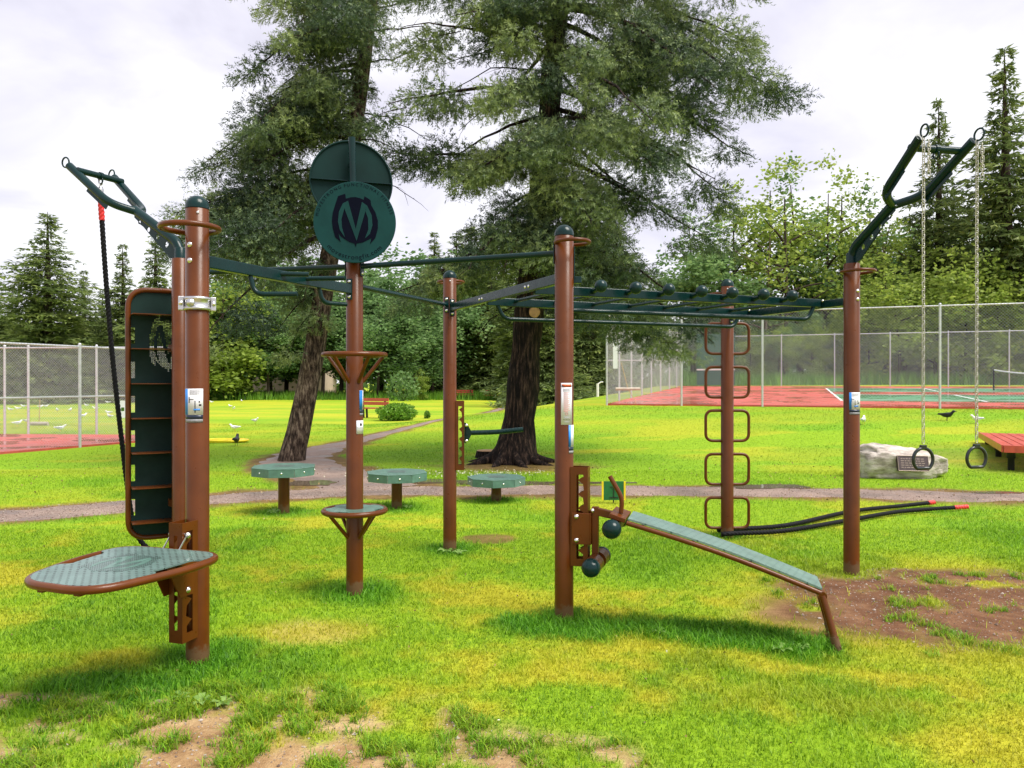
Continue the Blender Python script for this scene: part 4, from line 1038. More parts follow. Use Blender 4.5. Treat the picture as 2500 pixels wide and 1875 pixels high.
# silver clamp on the left front post
n_, t_ = view_frame('A')
cl = MB().lathe([(PR + 0.002, 2.035), (PR + 0.012, 2.035), (PR + 0.012, 2.05), (PR + 0.007, 2.055), (PR + 0.007, 2.09), (PR + 0.012, 2.095), (PR + 0.012, 2.11), (PR + 0.002, 2.11)], V3(POST['A'], 0), 36).build("clamp", STEEL, post_obj['A'])
for s_ in (-1, 1):
    c = V3(POST['A'], 2.0725) + t_ * s_ * (PR + 0.022)
    MB().bar(c - UP * 0.04, c + UP * 0.04, 0.05, 0.03, up=t_).build("clamp_lug", STEEL, cl, bevel=0.004)
    bolt(cl, c + n_ * 0.027 + UP * 0.0, n_, 0.011)
bolt(cl, V3(POST['A'], 2.0725) + (n_ * 0.85 - t_ * 0.5).normalized() * (PR + 0.010), (n_ * 0.85 - t_ * 0.5), 0.02, STEEL)
for zz in (2.405, 2.315): q, d = on_post('A', -0.62, zz); bolt(post_obj['A'], q, d, 0.012)
for zz in (2.385, 2.315): q, d = on_post('F', 0.72, zz); bolt(post_obj['F'], q, d, 0.012)

def end_plate(k, towards, z, h=0.16, w=0.05, bolts=True):
    d = (Vector((towards[0], towards[1], 0)) - Vector((POST[k][0], POST[k][1], 0))).normalized(); s = UP.cross(d)
    c = V3(POST[k], z) + d * (PR + 0.004)
    o = MB().bar(c - UP * h / 2, c + UP * h / 2, w, 0.007, up=d).build("end_plate", GREEN, post_obj[k], bevel=0.002)
    if bolts:
        for q in (-1, 1): bolt(o, c + UP * q * h * 0.36 + d * 0.003, d, 0.010)
    return c
def beam(a, b, z, w, h, name="crossbeam"):
    A, B = V3(POST[a], z), V3(POST[b], z); d = (B - A).normalized()
    o = MB().bar(A + d * (PR + 0.007), B - d * (PR + 0.007), w, h).build(name, GREEN, rig, bevel=0.006)
    end_plate(a, POST[b], z); end_plate(b, POST[a], z); return o
beam_ab = beam('A', 'B', 2.325, 0.05, 0.072)
beam_cd = beam('C', 'D', 2.335, 0.05, 0.072)
beam_ef = beam('E', 'F', 2.305, 0.05, 0.066)
def pipe_between(a, b, z, r, name="pull_up_bar", a_off=0.0):
    A, B = V3(POST[a], z), V3(POST[b], z); d = (B - A).normalized()
    o = MB().tube([A + d * (PR + 0.006), B - d * (PR + 0.006)], r, 14).build(name, GREEN, rig)
    end_plate(a, POST[b], z, 0.15, 0.045); end_plate(b, POST[a], z, 0.15, 0.045); return o
pipe_between('B', 'C', 2.36, 0.021)
pipe_between('D', 'B', 2.505, 0.021)
pipe_between('B', 'G', 2.505, 0.021)
# spare bracket on the right of the front middle post
c = V3(POST['D'], 2.42) + Vector((PR + 0.004, 0.01, 0))
MB().bar(c - UP * 0.125, c + UP * 0.125, 0.05, 0.008, up=(1, 0, 0)).build("bracket_plate", GREEN, post_obj['D'], bevel=0.002)
MB().bar(c + Vector((0.004, 0, -0.10)), c + Vector((0.05, 0, -0.10)), 0.05, 0.045).build("bracket_stub", GREEN, post_obj['D'], bevel=0.004)
# grips on the left beam
Ab, Bb = V3(POST['A'], 2.325), V3(POST['B'], 2.325); bd = (Bb - Ab)
def onab(t): return Ab + bd * t
def jgrip(t, d, drop, L, nm="pull_up_grip"):
    p = onab(t) - UP * 0.036; d = Vector(d).normalized()
    P = fillet([p, p - UP * drop + d * 0.03, p - UP * drop + d * L], 0.07, 8)
    return MB().tube(P, 0.0165, 12).build(nm, GREEN, rig)
jgrip(0.276, (1, -0.02, 0), 0.115, 0.30); jgrip(0.72, (0.75, 0.66, 0), 0.10, 0.22)
for t, d, L in ((0.44, (1.0, 0.18, 0), 0.20), (0.61, (1, -0.1, 0), 0.30)):
    p = onab(t) + UP * 0.012; d = Vector(d).normalized()
    MB().tube([p + d * 0.02, p + d * L], 0.0165, 12).build("pull_up_grip", GREEN, rig)

# horizontal ladder: two rails, seven rungs, ball grips, hanging parallel bars
Cp, Dp, Ep, Fp = (V3(POST[k], 2.315) for k in 'CDEF')
r1a, r1b = Cp + (Dp - Cp) * 0.767, Ep + (Fp - Ep) * 0.80
r2a, r2b = Cp + (Dp - Cp) * 0.370, Ep + (Fp - Ep) * 0.209
rails_ = []
for a, b in ((r1a, r1b), (r2a, r2b)):
    d = (b - a).normalized(); rails_.append((a, b, d))
    MB().bar(a + d * 0.034, b - d * 0.034, 0.045, 0.070).build("ladder_rail", GREEN, rig, bevel=0.005)
    for e_, s_ in ((a, 1), (b, -1)):
        nb_ = (Dp - Cp).normalized() if s_ == 1 else (Fp - Ep).normalized()
        out = Vector((nb_.y, -nb_.x, 0)); out = out if out.y < 0 else -out
        for q in (-1, 1): bolt(rig, e_ + nb_ * 0.03 * q + out * (0.027) + UP * 0.02, out, 0.009)
(a1, b1, d1), (a2, b2, d2) = rails_
for i in range(7):
    t = 0.1026 + (0.911 - 0.1026) * i / 6
    p, q = a2 + (b2 - a2) * t, a1 + (b1 - a1) * t; d = (q - p).normalized()
    MB().tube([p + d * 0.024 + UP * 0.012, q - d * 0.024 + UP * 0.012], 0.0165, 12).build("rung", GREEN, rig)
out = Vector((d1.y, -d1.x, 0))
for i, px in enumerate((1467, 1552, 1633, 1713, 1788, 1864, 1934)):
    # ball stands 0.16 m off the near rail; find it along the rail from its column in the photograph
    o_ = 0.15; k_ = (px - 1250) / F
    s_ = (k_ * (a1.y + out.y * o_) - (a1.x + out.x * o_)) / (d1.x - k_ * d1.y)
    p = a1 + d1 * s_
    MB().tube([p + out * 0.024 + UP * 0.01, p + out * 0.06 + UP * 0.012, p + out * 0.11 + UP * 0.02], [0.024, 0.021, 0.019], 12).build("grip_stem", GREEN, rig)
    MB().sphere(p + out * o_ + UP * 0.032, 0.049, 24, 14).build("ball_grip", GREEN, rig)
for (a, b, d), t0, t1 in ((rails_[0], 0.075, 0.965), (rails_[1], 0.045, 0.955)):
    A, B = a + (b - a) * t0 - UP * 0.03, a + (b - a) * t1 - UP * 0.03
    P = fillet([A, A - UP * 0.115 + d * 0.06, B - UP * 0.115 - d * 0.06, B], 0.11, 8)
    MB().tube(P, 0.0185, 12).build("parallel_bar", GREEN, rig)

# swing arms on the two outer posts
def swing_arm(k, dirv, L, z1, sep):
    d = Vector((dirv[0], dirv[1], 0)).normalized(); s = UP.cross(d).normalized()
    b = V3(POST[k], TOPZ)
    M = lambda r, z, q=0.0: b + d * r + s * q + UP * z
    top = z1 - TOPZ
    arm = MB().tube(fillet([M(0, -0.10), M(0, 0.115), M(0.50 * L, 0.115 + 0.50 * L * (top - 0.115) / L * 0.93)], 0.13, 10), 0.0385, 18).build("swing_arm", GREEN, rig)
    MB().lathe([(0.0445, -0.12), (0.0445, 0.085), (0.040, 0.09)], b, 24).build("sleeve", GREEN, arm)
    mz = 0.115 + 0.50 * L * (top - 0.115) / L * 0.93
    # gusset plate with four holes under the bent pipe
    e_ = (Vector((0.50 * L, mz)) - Vector((0, 0.115))).normalized()
    poly = [(0.043, 0.0), (0.043, 0.13), (0.50 * L, mz - 0.02), (0.50 * L, mz - 0.065), (0.40 * L, mz * 0.62 + 0.02), (0.12, 0.015), (0.06, -0.0)]
    holes = []
    for t, rr in ((0.22, 0.024), (0.42, 0.023), (0.62, 0.021), (0.82, 0.016)):
        cx = 0.50 * L * t + 0.035; cz = 0.115 + (mz - 0.115) * t - 0.065 + 0.018 * t
        holes.append(circ(cx, cz, rr))
    MB().prism(poly, -0.004, 0.004, axes(d, UP, s), b, holes).build("gusset", GREEN, arm)
    # fork of two pipes, cross pipe, eyes
    f0 = M(0.50 * L, mz); ends = []
    for q in (-1, 1):
        tip = M(L, top, q * sep / 2); knee = f0 + (d * 0.10 + UP * 0.035) + s * q * sep * 0.40
        P = fillet([f0 - d * 0.03 - UP * 0.02, knee, tip], 0.16, 10)
        MB().tube(P, 0.0335, 16).build("fork_prong", GREEN, arm)
        ends.append(tip)
        dv = (tip - knee).normalized()
        MB().tube([tip + dv * 0.055 + dv * (0.042 * math.cos(a)) + UP * 0 + (dv.cross(s)).normalized() * (0.042 * math.sin(a)) for a in np.linspace(0, 2 * math.pi, 21)[:-1]], 0.007, 8, closed=True).build("eye", GREEN, arm)
        MB().bar(knee + dv * 0.02 - UP * 0.045, knee + dv * 0.30 - UP * 0.045, 0.006, 0.05, up=UP).build("fork_gusset", GREEN, arm)
    a_, b_ = ends[0] - (d * L * 0.10 + UP * top * 0.06), ends[1] - (d * L * 0.10 + UP * top * 0.06)
    MB().tube([a_, b_], 0.027, 14).build("cross_pipe", GREEN, arm)
    mid = (a_ + b_) / 2; ax_ = (b_ - a_).normalized()
    MB().lathe([(0.034, -0.014), (0.034, 0.014)], mid, 18, axes(d, UP, -s)).build("collar", GREEN, arm)
    MB().tube([mid - UP * 0.038 + d * (0.028 * math.cos(a)) + UP * (0.028 * math.sin(a)) for a in np.linspace(0, 2 * math.pi, 17)[:-1]], 0.006, 8, closed=True).build("rope_eye", GREEN, arm)
    return ends, mid, d, s
endsF, midF, dF, sF = swing_arm('F', (0.19, -0.98), 1.08, 3.34, 0.43)
endsG, midG, dG, sG = swing_arm('G', (-0.89, 0.45), 1.10, 3.46, 0.42)

# round step and round shelf with struts on the sign post
def round_shelf(k, z, rad, rt, n_strut, drop, r_in, a0):
    c = V3(POST[k], z)
    o = MB().tube([c + Vector((rad * math.cos(2 * math.pi * i / 48), rad * math.sin(2 * math.pi * i / 48), 0)) for i in range(48)], rt, 12, closed=True).build("support_ring", BROWN, rig)
    for i in range(n_strut):
        a = a0 + 2 * math.pi * i / n_strut; d = Vector((math.cos(a), math.sin(a), 0))
        MB().tube([c + d * (rad - 0.012) - UP * 0.012, c + d * (PR - 0.004) - UP * drop], 0.0145, 10).build("strut", BROWN, o)
    return o, c
round_shelf('B', 1.83, 0.232, 0.020, 5, 0.21, 0, R(-50))
sh, c = round_shelf('B', 0.635, 0.232, 0.021, 4, 0.20, 0, R(-45))
outer = [(0.219 * math.cos(2 * math.pi * i / 64), 0.219 * math.sin(2 * math.pi * i / 64)) for i in range(64)]
for i in range(64):                       # four hand slots bitten into the rim
    a = (360 * i / 64 + 30) % 90
    if a < 26: outer[i] = (outer[i][0] * 0.84, outer[i][1] * 0.84)
MB().prism(outer, 0.010, 0.018, None, c, [circ(0, 0, PR + 0.003, 32)]).build("step_plate", PLATE, sh)

# ladder of loops on the right rear post
n_, t_ = view_frame('E')
for i in range(5):
    zc = 0.255 + 0.455 * i
    for s_ in (-1, 1):
        q = lambda u, z: V3(POST['E'], zc + z) + Vector((1, 0, 0)) * (s_ * u)
        MB().tube(fillet([q(PR - 0.005, 0.158), q(0.225, 0.158), q(0.225, -0.158), q(PR - 0.005, -0.158)], 0.105, 8), 0.0155, 12).build("step_loop", BROWN, rig)
# pale scuffed foot of that post
# slotted height channels
def channel(k, o, z0, z1, w, dep, teeth, side_teeth=True):
    o = Vector((o[0], o[1], 0)).normalized(); s = UP.cross(o).normalized(); b = V3(POST[k], z0); H = z1 - z0
    m = MB(); base = PR - 0.012
    for q in (-1, 1):                       # two side cheeks with saw-tooth slot
        out_ = [(base, 0), (base + dep, 0), (base + dep, H), (base, H)]
        x0, x1 = base + dep * 0.34, base + dep * 0.72; hole = [(x0, 0.05)]
        zt = 0.05; hole.append((x1, 0.05))
        n_t = teeth; stp = (H - 0.10) / n_t
        right = []
        for j in range(n_t):
            zb = 0.05 + stp * j; right += [(x1, zb + stp * 0.35), (x0 + 0.008, zb + stp * 0.62), (x1 + 0.006, zb + stp * 0.86)]
        hole = [(x0, 0.05), (x1, 0.05)] + right + [(x1, H - 0.05), (x0, H - 0.05)]
        M_ = axes(o, UP, o.cross(UP)); org = b + s * q * (w / 2)
        m.prism(out_, -0.003, 0.003, M_, org, [hole])
    # front plate with a plain slot
    M_ = axes(s, UP, s.cross(UP)); org = b + o * (base + dep - 0.003)
    m.prism([(-w / 2 + 0.0035, 0.0005), (w / 2 - 0.0035, 0.0005), (w / 2 - 0.0035, H - 0.0005), (-w / 2 + 0.0035, H - 0.0005)], -0.003, 0.003, M_, org, [[(-w * 0.14, 0.07), (w * 0.14, 0.07), (w * 0.14, H - 0.07), (-w * 0.14, H - 0.07)]])
    return m.build("height_channel", BROWN, post_obj[k]), o, s
chA, oA, sA = channel('A', (-0.30, -0.954), 0.165, 0.835, 0.085, 0.125, 5)
chD, oD, sD = channel('D', (0.963, -0.27), 0.375, 1.045, 0.085, 0.120, 6)
chC, oC, sC = channel('C', (0.995, 0.10), 0.775, 1.44, 0.08, 0.085, 6)

# climbing panel on the left rear post
pd = Vector((0.86, 0.51, 0)); pn = Vector((0.51, -0.86, 0))        # along the panel, and its normal towards the camera
gpos = V3(POST['G'], 0); pc = gpos - pn * 0.20 + Vector((-0.10, 0.05, 0))
W2, PZ0, PZ1 = 0.30, 0.33, 2.385
T = lambda u, z, q=0.0: pc + pd * u + pn * q + UP * z
panel = MB().tube(fillet([T(-W2, PZ0), T(W2, PZ0), T(W2, PZ1), T(-W2, PZ1)], 0.16, 8, closed=True), 0.021, 12, closed=True).build("climbing_panel", BROWN, rig)
rr_ = fillet([Vector((-W2 + 0.015, PZ0 + 0.015, 0)), Vector((W2 - 0.015, PZ0 + 0.015, 0)), Vector((W2 - 0.015, PZ1 - 0.015, 0)), Vector((-W2 + 0.015, PZ1 - 0.015, 0))], 0.14, 8, closed=True)
slots = []
zl = [0.475 + 0.283 * i for i in range(7)]
for i in range(6):
    zc = (zl[i] + zl[i + 1]) / 2 - 0.02
    for sg in (-1, 1): slots.append([(sg * 0.262 - 0.014, zc - 0.075), (sg * 0.262 + 0.014, zc - 0.075), (sg * 0.262 + 0.014, zc + 0.06), (sg * 0.262 - 0.014, zc + 0.06)])
dots = []
LOGO_OUT = [(-.40, .63), (-.23, .69), (-.215, .57), (-.1, .605), (.02, .615), (.13, .59), (.22, .55), (.236, .64), (.38, .55), (.40, .42), (.50, .25), (.56, .05), (.56, -.14), (.50, -.38), (.37, -.53), (.405, -.38), (.32, -.43), (.18, -.50), (.045, -.52), (.03, -.61), (-.01, -.525), (-.13, -.49), (-.23, -.43), (-.33, -.36), (-.40, -.27), (-.34, -.49), (-.47, -.38), (-.53, -.16), (-.55, 0.02), (-.53, .22), (-.46, .45)]
LOGO_V = [(-.285, .455), (-.16, .52), (.025, -.17), (.175, .50), (.30, .41), (.045, -.46), (-.25, .33)]
LOGO_L = [(-.285, .455), (-.38, .25), (-.405, 0.0), (-.36, -.2), (-.235, -.385), (-.305, -.14), (-.32, .06), (-.25, .33)]
LOGO_R = [(.30, .41), (.41, .18), (.43, -.07), (.37, -.28), (.245, -.40), (.33, -.17), (.32, .10), (.255, .29)]
def inside(p, poly):
    c_ = False; j = len(poly) - 1
    for i in range(len(poly)):
        if (poly[i][1] > p[1]) != (poly[j][1] > p[1]) and p[0] < (poly[j][0] - poly[i][0]) * (p[1] - poly[i][1]) / (poly[j][1] - poly[i][1]) + poly[i][0]: c_ = not c_
        j = i
    return c_
for iz in range(60):                      # emblem drilled through the panel as rows of small holes
    for ix in range(40):
        u, v = (ix - 19.5) * 0.0115, (iz - 29.5) * 0.0125
        q = (u / 0.26, v / 0.36)
        if inside(q, LOGO_OUT) and not (inside(q, LOGO_V) or inside(q, LOGO_L) or inside(q, LOGO_R)): dots.append((u, 1.92 + v))
hs = [[(u - 0.0044, v - 0.0044), (u + 0.0044, v - 0.0044), (u + 0.0044, v + 0.0044), (u - 0.0044, v + 0.0044)] for u, v in dots if min(abs(v - z_) for z_ in zl) > 0.008]
MB().prism([(p.x, p.y) for p in rr_], -0.010, -0.004, axes(pd, UP, pn), pc, slots + hs).build("perforated_plate", SHADEDPLATE, panel)
for z_ in zl: MB().bar(T(-W2 + 0.02, z_, 0.085), T(0.09, z_, 0.085), 0.175, 0.006).build("rib", BROWN, panel)
for u, w_q, q_ in ((0.10, 0.012, 0.19), (0.19, 0.05, 0.04)): MB().bar(T(u, PZ0 + 0.03, q_ / 2 - 0.003), T(u, PZ1 - 0.03, q_ / 2 - 0.003), w_q, q_, up=pn).build("stiffener", BROWN, panel)
for z_ in (0.62, 1.9): MB().bar(T(0.02, z_, 0.06), gpos + UP * z_ + (pc - gpos + UP * 0).normalized() * (PR - 0.01), 0.05, 0.06).build("bracket", BROWN, panel)

# round logo signs
def text_mesh(txt, size, mat, place, name, parent, spacing=1.0):
    """letters of one line joined into a single printed mark; place(x, y) -> (point, xdir, ydir, ndir)"""
    mb = MB()
    cu = bpy.data.curves.new("t", 'FONT'); cu.size = size; ob = bpy.data.objects.new("t", cu); COL.objects.link(ob)
    xs = []; x = 0.0; meshes = []
    for ch in txt:
        if ch == ' ': xs.append((x, None)); x += size * 0.32 * spacing; continue
        cu.body = ch; bpy.context.view_layer.update()
        dg = bpy.context.evaluated_depsgraph_get(); me = ob.evaluated_get(dg).to_mesh()
        v = [(p.co.x, p.co.y) for p in me.vertices]; f = [tuple(p.vertices) for p in me.polygons]
        w = max([p[0] for p in v]) if v else 0.3 * size
        xs.append((x, (v, f))); ob.evaluated_get(dg).to_mesh_clear()
        x += (w + size * 0.10) * spacing
    for xo, g_ in xs:
        if not g_: continue
        v, f = g_; w = max(p[0] for p in v)
        P, X_, Y_, N_ = place(xo + w / 2, x)
        mb.add([P + X_ * (p[0] - w / 2) + Y_ * p[1] for p in v], f)
    bpy.data.objects.remove(ob); bpy.data.curves.remove(cu)
    return mb.build(name, mat, parent)
def disc(c, xd, yd, nd, r, mat, rim=0.008):
    M_ = axes(xd, yd, nd)
    return MB().lathe([(r - 0.003, -rim), (r, -rim + 0.003), (r, rim - 0.003), (r - 0.003, rim)], c, 72, M_).build("sign_disc", mat, rig)
sc_ = V3((-1.182, 5.79), 2.822); nd = Vector((0.10, -0.995, 0)).normalized(); xd = UP.cross(nd) * 1.0
xd = Vector((-nd.y, nd.x, 0)); SR = 0.306
front = disc(sc_, xd, UP, nd, SR, SIGNG)
front['label'] = "front disc with dark emblem and lettering"
M_ = axes(xd, UP, nd)
MB().prism([(x * SR, y * SR) for x, y in LOGO_OUT], 0.0085, 0.0105, M_, sc_).build("emblem", EMBLEM, front)
for nm, pl in (("emblem_stroke", LOGO_V), ("emblem_stroke", LOGO_L), ("emblem_stroke", LOGO_R)):
    MB().prism([(x * SR, y * SR) for x, y in pl], 0.0108, 0.0125, M_, sc_).build(nm, SIGNG, front)
def on_arc(rad, a_mid, sgn):
    def f(xm, tot):
        a = a_mid - sgn * (xm - tot / 2) / rad; e_ = xd * math.cos(a) + UP * math.sin(a)
        X_ = (xd * math.sin(a) - UP * math.cos(a)) * sgn; Y_ = e_ * sgn
        return sc_ + e_ * rad + nd * 0.0095, X_, Y_, nd
    return f
text_mesh("MOVESTRONG FUNCTIONAL FITNESS", 0.033, EMBLEM, on_arc(SR * 0.885, R(92), 1), "lettering", front, 1.22)
text_mesh("movestrongfit.com", 0.050, EMBLEM, on_arc(SR * 0.915, R(-90), -1), "lettering", front, 1.06)
nb2 = Vector((0.30, -0.954, 0)); xb = Vector((-nb2.y, nb2.x, 0)); bc = V3((-1.2565, 6.02), 3.185); BR = 0.314
rear = disc(bc, xb, UP, nb2, BR, BACKG, 0.006); rear['label'] = "rear disc seen from behind with cross ribs"
MB().tube([bc + nb2 * 0.012 + xb * (BR * math.cos(2 * math.pi * i / 60)) + UP * (BR * math.sin(2 * math.pi * i / 60)) for i in range(60)], 0.008, 8, closed=True).build("rim", BACKG, rear)
MB().bar(bc - xb * (BR - 0.006) + nb2 * 0.022, bc + xb * (BR - 0.006) + nb2 * 0.022, 0.032, 0.006).build("rib", GREEN, rear)
MB().tube([V3((-1.215, 5.93), 2.55), V3((-1.238, 5.95), 3.51)], 0.027, 16).build("sign_pole", GREEN, rig)
MB().bar(V3((-1.207, 5.88), 2.80), sc_ - nd * 0.01, 0.05, 0.10).build("sign_bracket", GREEN, rig)
MB().bar(V3((-1.235, 5.95), 3.30), bc + UP * 0.115 + nb2 * 0.006, 0.04, 0.06).build("sign_bracket", GREEN, rig)

# labels on the posts
def zpx(k, py, f=0.0): return EYE - (py - HOR) / F * (POST[k][1] - PR)
def decal(k, f0, f1, py0, py1, label, stripe=0.14, foot=True, fig=True):
    d = patch(MB(), k, f0, f1, zpx(k, py1), zpx(k, py0), 0.0016).build("label_sheet", WHITE, post_obj[k]); d['label'] = label
    w = f1 - f0
    patch(MB(), k, f0, f0 + w * stripe, zpx(k, py1) + 0.001, zpx(k, py0) - 0.001, 0.0026).build("blue_band", BLUE, d)
    if foot:
        patch(MB(), k, f0 + 0.03, f1 - 0.02, zpx(k, py1 + (py1 - py0) * 0.16), zpx(k, py1) - 0.001, 0.0018).build("label_foot", DARKLABEL, d)
        patch(MB(), k, f0 + 0.03, f1 - 0.02, zpx(k, py1 + (py1 - py0) * 0.29), zpx(k, py1 + (py1 - py0) * 0.165), 0.0018).build("label_foot", GREYFOIL, d)
    if fig:
        m = MB(); hh = py1 - py0
        for j in range(5): patch(m, k, f0 + w * 0.24, f0 + w * (0.92 if j != 3 else 0.8), zpx(k, py0 + hh * (0.055 + 0.038 * j) + hh * 0.012), zpx(k, py0 + hh * (0.055 + 0.038 * j)), 0.0024)
        o = m.build("print_lines", GREYINK, d); o['kind'] = 'stuff'
        m = MB()
        patch(m, k, f0 + w * 0.52, f0 + w * 0.57, zpx(k, py0 + hh * 0.92), zpx(k, py0 + hh * 0.46), 0.0024)
        patch(m, k, f0 + w * 0.20, f0 + w * 0.245, zpx(k, py0 + hh * 0.54), zpx(k, py0 + hh * 0.32), 0.0024)
        patch(m, k, f0 + w * 0.25, f0 + w * 0.46, zpx(k, py0 + hh * 0.42), zpx(k, py0 + hh * 0.395), 0.0024)
        patch(m, k, f0 + w * 0.75, f0 + w * 0.83, zpx(k, py0 + hh * 0.53), zpx(k, py0 + hh * 0.47), 0.0024)
        patch(m, k, f0 + w * 0.76, f0 + w * 0.90, zpx(k, py0 + hh * 0.66), zpx(k, py0 + hh * 0.58), 0.0024)
        o = m.build("exercise_picture", INK, d); o['kind'] = 'stuff'
        patch(MB(), k, f0 + w * 0.46, f0 + w * 0.82, zpx(k, py0 + hh * 0.835), zpx(k, py0 + hh * 0.775), 0.0028).build("exercise_picture", BLUE, d)
    return d
decal('A', -0.97, 0.46, 949, 1013, "white instruction label with blue band")
decal('F', -0.28, 0.985, 958, 1000, "white instruction label with blue band", 0.22)
decal('B', 0.55, 0.985, 953, 1001, "narrow blue and white label at the edge", 0.72, fig=False)
decal('D', 0.47, 0.985, 1038, 1092, "blue and white label at the edge", 0.42, fig=False)
w_ = patch(MB(), 'D', -0.32, 0.80, zpx('D', 1037), zpx('D', 935), 0.0016).build("warning_label", WHITE, post_obj['D']); w_['label'] = "white warning label with orange header"
patch(MB(), 'D', -0.22, 0.72, zpx('D', 945), zpx('D', 938), 0.0026).build("orange_header", ORANGE, w_)
def post_text(k, txt, fmid, py, size, mat, par, lift=0.0032):
    def f(xm, tot):
        n, t = view_frame(k); a = math.asin(fmid) + (xm - tot / 2) / PR; dd = n * math.cos(a) + t * math.sin(a); tt = t * math.cos(a) - n * math.sin(a)
        return V3(POST[k], zpx(k, py)) + dd * (PR + lift), tt, UP, dd
    return text_mesh(txt, size, mat, f, "lettering", par)
post_text('D', "WARNING", 0.33, 944.2, 0.017, INK, w_)
MB().prism([(-0.009, 0), (0.009, 0), (0, 0.016)], 0, 0.0012, axes(view_frame('D')[1], UP, view_frame('D')[0]), on_post('D', -0.12, zpx('D', 944.5), PR + 0.0027)[0]).build("warning_triangle", INK, w_)
m = MB(); m2 = MB()
for j, py in enumerate((949, 951, 953, 955)): patch(m, 'D', -0.12, 0.62, zpx('D', py + 0.9), zpx('D', py), 0.0024)
for py in (1018, 1020, 1030): patch(m, 'D', 0.0, 0.55, zpx('D', py + 0.8), zpx('D', py), 0.0024)
o = m.build("print_lines", GREYINK, w_); o['kind'] = 'stuff'
for j in range(10):
    py = 958 + 4.9 * j; patch(m2, 'D', -0.05, 0.60 - 0.05 * (j % 3), zpx('D', py + 0.9), zpx('D', py), 0.0024); patch(m2, 'D', -0.05, 0.45 - 0.06 * (j % 2), zpx('D', py + 2.6), zpx('D', py + 1.8), 0.0024)
o = m2.build("print_lines", PINKINK, w_); o['kind'] = 'stuff'
q, dd = on_post('D', 0.24, zpx('D', 1010), PR + 0.003); tt = dd.cross(UP) * -1
MB().tube([q + tt * 0.009 * math.cos(a) + UP * 0.009 * math.sin(a) for a in np.linspace(0, 6.2832, 21)[:-1]], 0.0011, 6, closed=True).build("prohibition_ring", PINKINK, w_)
post_text('D', "MoveStrong", 0.26, 1025.5, 0.009, INK, w_)
l2 = patch(MB(), 'B', 0.20, 0.985, zpx('B', 1060), zpx('B', 1027), 0.0016).build("label_sheet", WHITE, post_obj['B']); l2['label'] = "small white maker label with round mark"
q, dd = on_post('B', 0.70, zpx('B', 1037), PR + 0.002); tt = Vector((-dd.y, dd.x, 0))
MB().prism([(x * 0.018, y * 0.018) for x, y in LOGO_OUT], 0.0002, 0.0012, axes(tt, UP, dd), q).build("emblem", INK, l2)
post_text('B', "MoveStrong", 0.66, 1046, 0.011, INK, l2)

# ------------------------------------------------------------------ things hung on the rig
# adjustable step platform on the left front post
st_ = thing("step_platform", "perforated green step platform with brown tube rim on the left front post", "step platform", V3(POST['A'], 0) + oA * 0.5)
c = V3(POST['A'], 0) + oA * 0.575 - sA * 0.0; rA = -sA if (-sA).x > 0 else sA
PZ = 0.68
cor = [Vector((0.385, -0.225, 0)), Vector((0.42, 0.25, 0)), Vector((-0.06, 0.37, 0)), Vector((-0.37, 0.345, 0)), Vector((-0.37, -0.325, 0)), Vector((-0.06, -0.335, 0))]
rim = fillet(cor, [0.17, 0.17, 0.2, 0.2, 0.2, 0.2], 8, closed=True)
Wd = lambda p, z=0.0: c + oA * p.x + rA * p.y + UP * (PZ + z)
MB().tube([Wd(p) for p in rim], 0.0205, 12, closed=True).build("rim", BROWN, st_)
cen = Vector((0.0, -0.02, 0)); inner = []
for p in rim:
    q = cen + (p - cen) * 0.985
    if -0.17 < p.x < 0.13 and abs(p.y) > 0.28: pass
    inner.append((q.x, q.y))
# hand slots along both long sides
pl = []
def edge_y(x, sg):
    best = None
    for a, b in zip(rim, rim[1:] + rim[:1]):
        if (a.x - x) * (b.x - x) <= 0 and abs(a.x - b.x) > 1e-6:
            y = a.y + (b.y - a.y) * (x - a.x) / (b.x - a.x)
            if sg * y > 0 and (best is None or abs(y) > abs(best)): best = y
    return best
def out_pts(sg):
    L_ = []
    for x in np.linspace(-0.30, 0.325, 36):
        y = edge_y(x, sg) * 0.985
        if -0.20 < x < 0.10: y -= sg * 0.062 * min(1, (x + 0.20) / 0.03, (0.10 - x) / 0.03)
        L_.append((x, y))
    return L_
front_arc = [(p.x * 0.985, p.y * 0.985) for p in rim if p.x > 0.33]; back_arc = [(p.x * 0.985, p.y * 0.985) for p in rim if p.x < -0.305]
front_arc.sort(key=lambda p: p[1]); back_arc.sort(key=lambda p: -p[1])
outline = out_pts(-1) + front_arc + out_pts(1)[::-1] + back_arc
Mp = axes(oA, rA, oA.cross(rA))
up_ = 1 if oA.cross(rA).z > 0 else -1
MB().prism(outline, up_ * 0.012, up_ * 0.0195, Mp, c + UP * PZ).build("step_plate", DOTS, st_)
lg = [(-y * 0.30 * 1 + 0.0, x * 0.30) for x, y in LOGO_OUT]
MB().prism(lg, up_ * 0.0197, up_ * 0.0205, Mp, c + UP * PZ).build("emblem", DOTS2, st_)
for pl_ in (LOGO_V, LOGO_L, LOGO_R): MB().prism([(-y * 0.30, x * 0.30) for x, y in pl_], up_ * 0.0207, up_ * 0.0213, Mp, c + UP * PZ).build("emblem_stroke", PLATE, st_)
for q in (-0.11, 0.11): MB().bar(V3(POST['A'], PZ - 0.035) + oA * 0.20 + rA * q * 0.6, c + oA * 0.36 + rA * q + UP * (PZ - 0.028), 0.035, 0.03).build("support_bar", BROWN, st_)
MB().bar(Wd(Vector((-0.12, -0.36, 0)), -0.012), Wd(Vector((-0.12, 0.34, 0)), -0.012), 0.035, 0.012).build("cross_bar", BROWN, st_)
cg = V3(POST['A'], 0) + oA * 0.155
